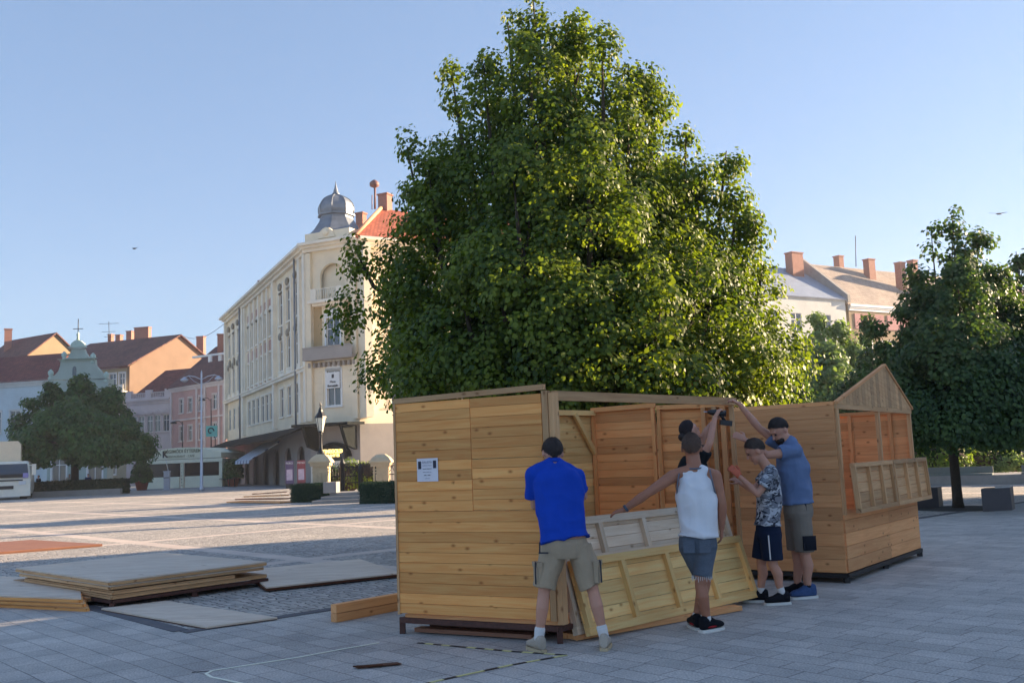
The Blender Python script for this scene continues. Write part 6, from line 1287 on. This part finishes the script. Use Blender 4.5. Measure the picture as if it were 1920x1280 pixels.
for xx in (xr-.75, xl+.3):
    for yy in (ty+1.2, ty+7.5):
        m_ = M(); R_ = (zb_c+.42)*.62
        prof_ = [(R_*.55,0),(R_*.95,0),(R_,.06),(R_,.4),(R_*.95,.46)]
        m_.rings([[V((xx+x_,yy+math.cos(2*math.pi*k_/18)*rr_,R_+math.sin(2*math.pi*k_/18)*rr_)) for k_ in range(18)] for rr_, x_ in prof_]); w_o = m_.build('wheel', mat('tyre', srgb(30,30,32), .9, .1, 10), tr)
        m_ = M(); m_.rings([[V((xx+.05+x_,yy+math.cos(2*math.pi*k_/12)*rr_,R_+math.sin(2*math.pi*k_/12)*rr_)) for k_ in range(12)] for rr_, x_ in ((R_*.54,0),(R_*.54,.36))]); m_.build('rim', LM, w_o)
tr.rotation_euler.z = math.radians(23)
# ---------------------------------------------------------------- benches and shrubs at right
BENCH = mat('dark_basalt', srgb(84,78,80), .6, .15, 3, .15); BW = mat('bench_slats', srgb(196,190,184), .6, .1, 6, .1)
def bench(a, b_, hgt, wd, label, seat=True):
    a, b_ = V(a), V(b_); u = (b_-a).normalized(); v = V((.55,.83,0)); r = empty('stone_bench', (a+b_)/2, label, 'bench', 'dark stone benches'); m = M(); L = (b_-a).length; m.box((a+b_)/2+v*wd/2+UPV*hgt/2, u*L/2, v*wd/2, UPV*hgt/2); m.build('block', BENCH, r)
    if seat: m = M(); m.box(a+u*L*.72+v*wd/2+UPV*(hgt+.018), u*L*.24, v*wd*.42, UPV*.018); m.build('seat', BW, r)
bench(G(1843,959), G(1898,956), .5, .55, 'dark stone block bench right of the slim linden')
bench(G(1730,952)-V((.6,0,0)), G(1761,951), .48, .55, 'dark stone block bench half hidden by the second hut', False)
w0, w1 = G(1660,912), G(1990,906); u = (w1-w0).normalized(); v = V((-u.y,u.x,0)); L = (w1-w0).length
r = empty('planter_wall', (w0+w1)/2, 'long grey stone planter wall with built in seats behind the benches', 'planter'); m = M(); m.box(w0+u*L/2+v*1.2+UPV*.17, u*L/2, v*1.2, UPV*.17); m.build('wall', STEPM, r)
m = M()
for x0, x1 in ((.9,3.4),(4.3,6.6)): m.box(w0+u*((x0+x1)/2+.2)+v*.25+UPV*.37, u*(x1-x0)/2, v*.22, UPV*.025); m.box(w0+u*((x0+x1)/2+.2)+v*.52+UPV*.52, u*(x1-x0)/2, v*.03, UPV*.12)
m.build('seat', mat('grey_slats', srgb(116,124,120), .7, .1), r)
for i, (px, Y, rx, h_, mt, lab) in enumerate(((1742,38,1.1,1.35,LEAF_B,'sunlit bright green shrub at the left end of the planter'),(1782,37.5,.8,1.25,LEAF_B,'tall bright shrub just left of the slim linden trunk'),(1835,38.5,1.4,1.05,LEAF_B,'wide pale flowering shrub right of the slim linden trunk'),(1800,40,1.5,.9,LEAF_P,'low pale shrub behind the slim linden trunk'),(1900,38,1.0,.75,LEAF_P,'small flowering shrub at the right edge of the planter'))):
    q = P(px,880,Y); bush('shrub', lab, 'shrub', (q.x,q.y,.33), rx, .8, h_, 2600, .1, mt, group='shrubs in the stone planter')
q = P(1895,860,55); m = M(); m.bx(q.x-3.5,q.x+6,55,60,0,3.6); o = m.build('kiosk', mat('dark_kiosk_cladding', srgb(62,66,72), .7, .2, .6, .1), None); tag(o, 'dark kiosk building in the shade behind the planter at the right edge', 'kiosk'); m = M(); m.bx(q.x-1.6,q.x-.2,54.95,55.02,.2,2.9); m.build('door', mat('brown_door', srgb(92,84,78), .7), o); m = M(); m.bx(q.x-3.9,q.x+6.3,54.5,60.3,3.602,3.85); m.build('roof', CANO, o)
hedge('tall dark hedge wall behind the planter shrubs', P(1700,880,44)*V((1,1,0)) if 0 else V((P(1690,880,44).x,44,0)), V((P(1800,880,44).x,44,0)), 1.5, 2.3, 5000, .14)
# bird and wire specks
q = P(1873,401,70); m = M(); m.ball(q, .22,.08,.07,8); m.prism([q+V((-.1,0,0)),q+V((.1,0,0)),q+V((.7,.1,.12)),q+V((.3,.3,.12))], (0,0,.02)); m.prism([q+V((-.1,0,0)),q+V((.1,0,0)),q+V((-.3,.3,.12)),q+V((-.7,.1,.12))], (0,0,.02)); tag(m.build('bird', BLK), 'small dark bird gliding in the sky above the right tree', 'bird')
q = P(252,466,60); m = M(); m.ball(q, .12,.06,.05,8); m.prism([q+V((-.05,0,0)),q+V((.05,0,0)),q+V((.2,.1,.1))], (0,0,.015)); m.prism([q+V((-.05,0,0)),q+V((.05,0,0)),q+V((-.2,.1,.08))], (0,0,.015)); tag(m.build('bird', BLK), 'tiny dark bird high in the sky at left', 'bird')
# ---------------------------------------------------------------- thin morning air
hz = M(); hz.bx(-190,190,-62,330,-1,60); ho = hz.build('haze', [], None, (0,0,0)); tag(ho, kind='stuff')
hm = bpy.data.materials.new('morning_haze'); hm.use_nodes = True; ht = hm.node_tree; ht.nodes.clear(); o_ = ht.nodes.new('ShaderNodeOutputMaterial'); v_ = ht.nodes.new('ShaderNodeVolumePrincipled')
v_.inputs['Density'].default_value = .0005; v_.inputs['Color'].default_value = (.9,.93,1,1); v_.inputs['Anisotropy'].default_value = .3; ht.links.new(v_.outputs[0], o_.inputs['Volume']); ho.data.materials.append(hm)
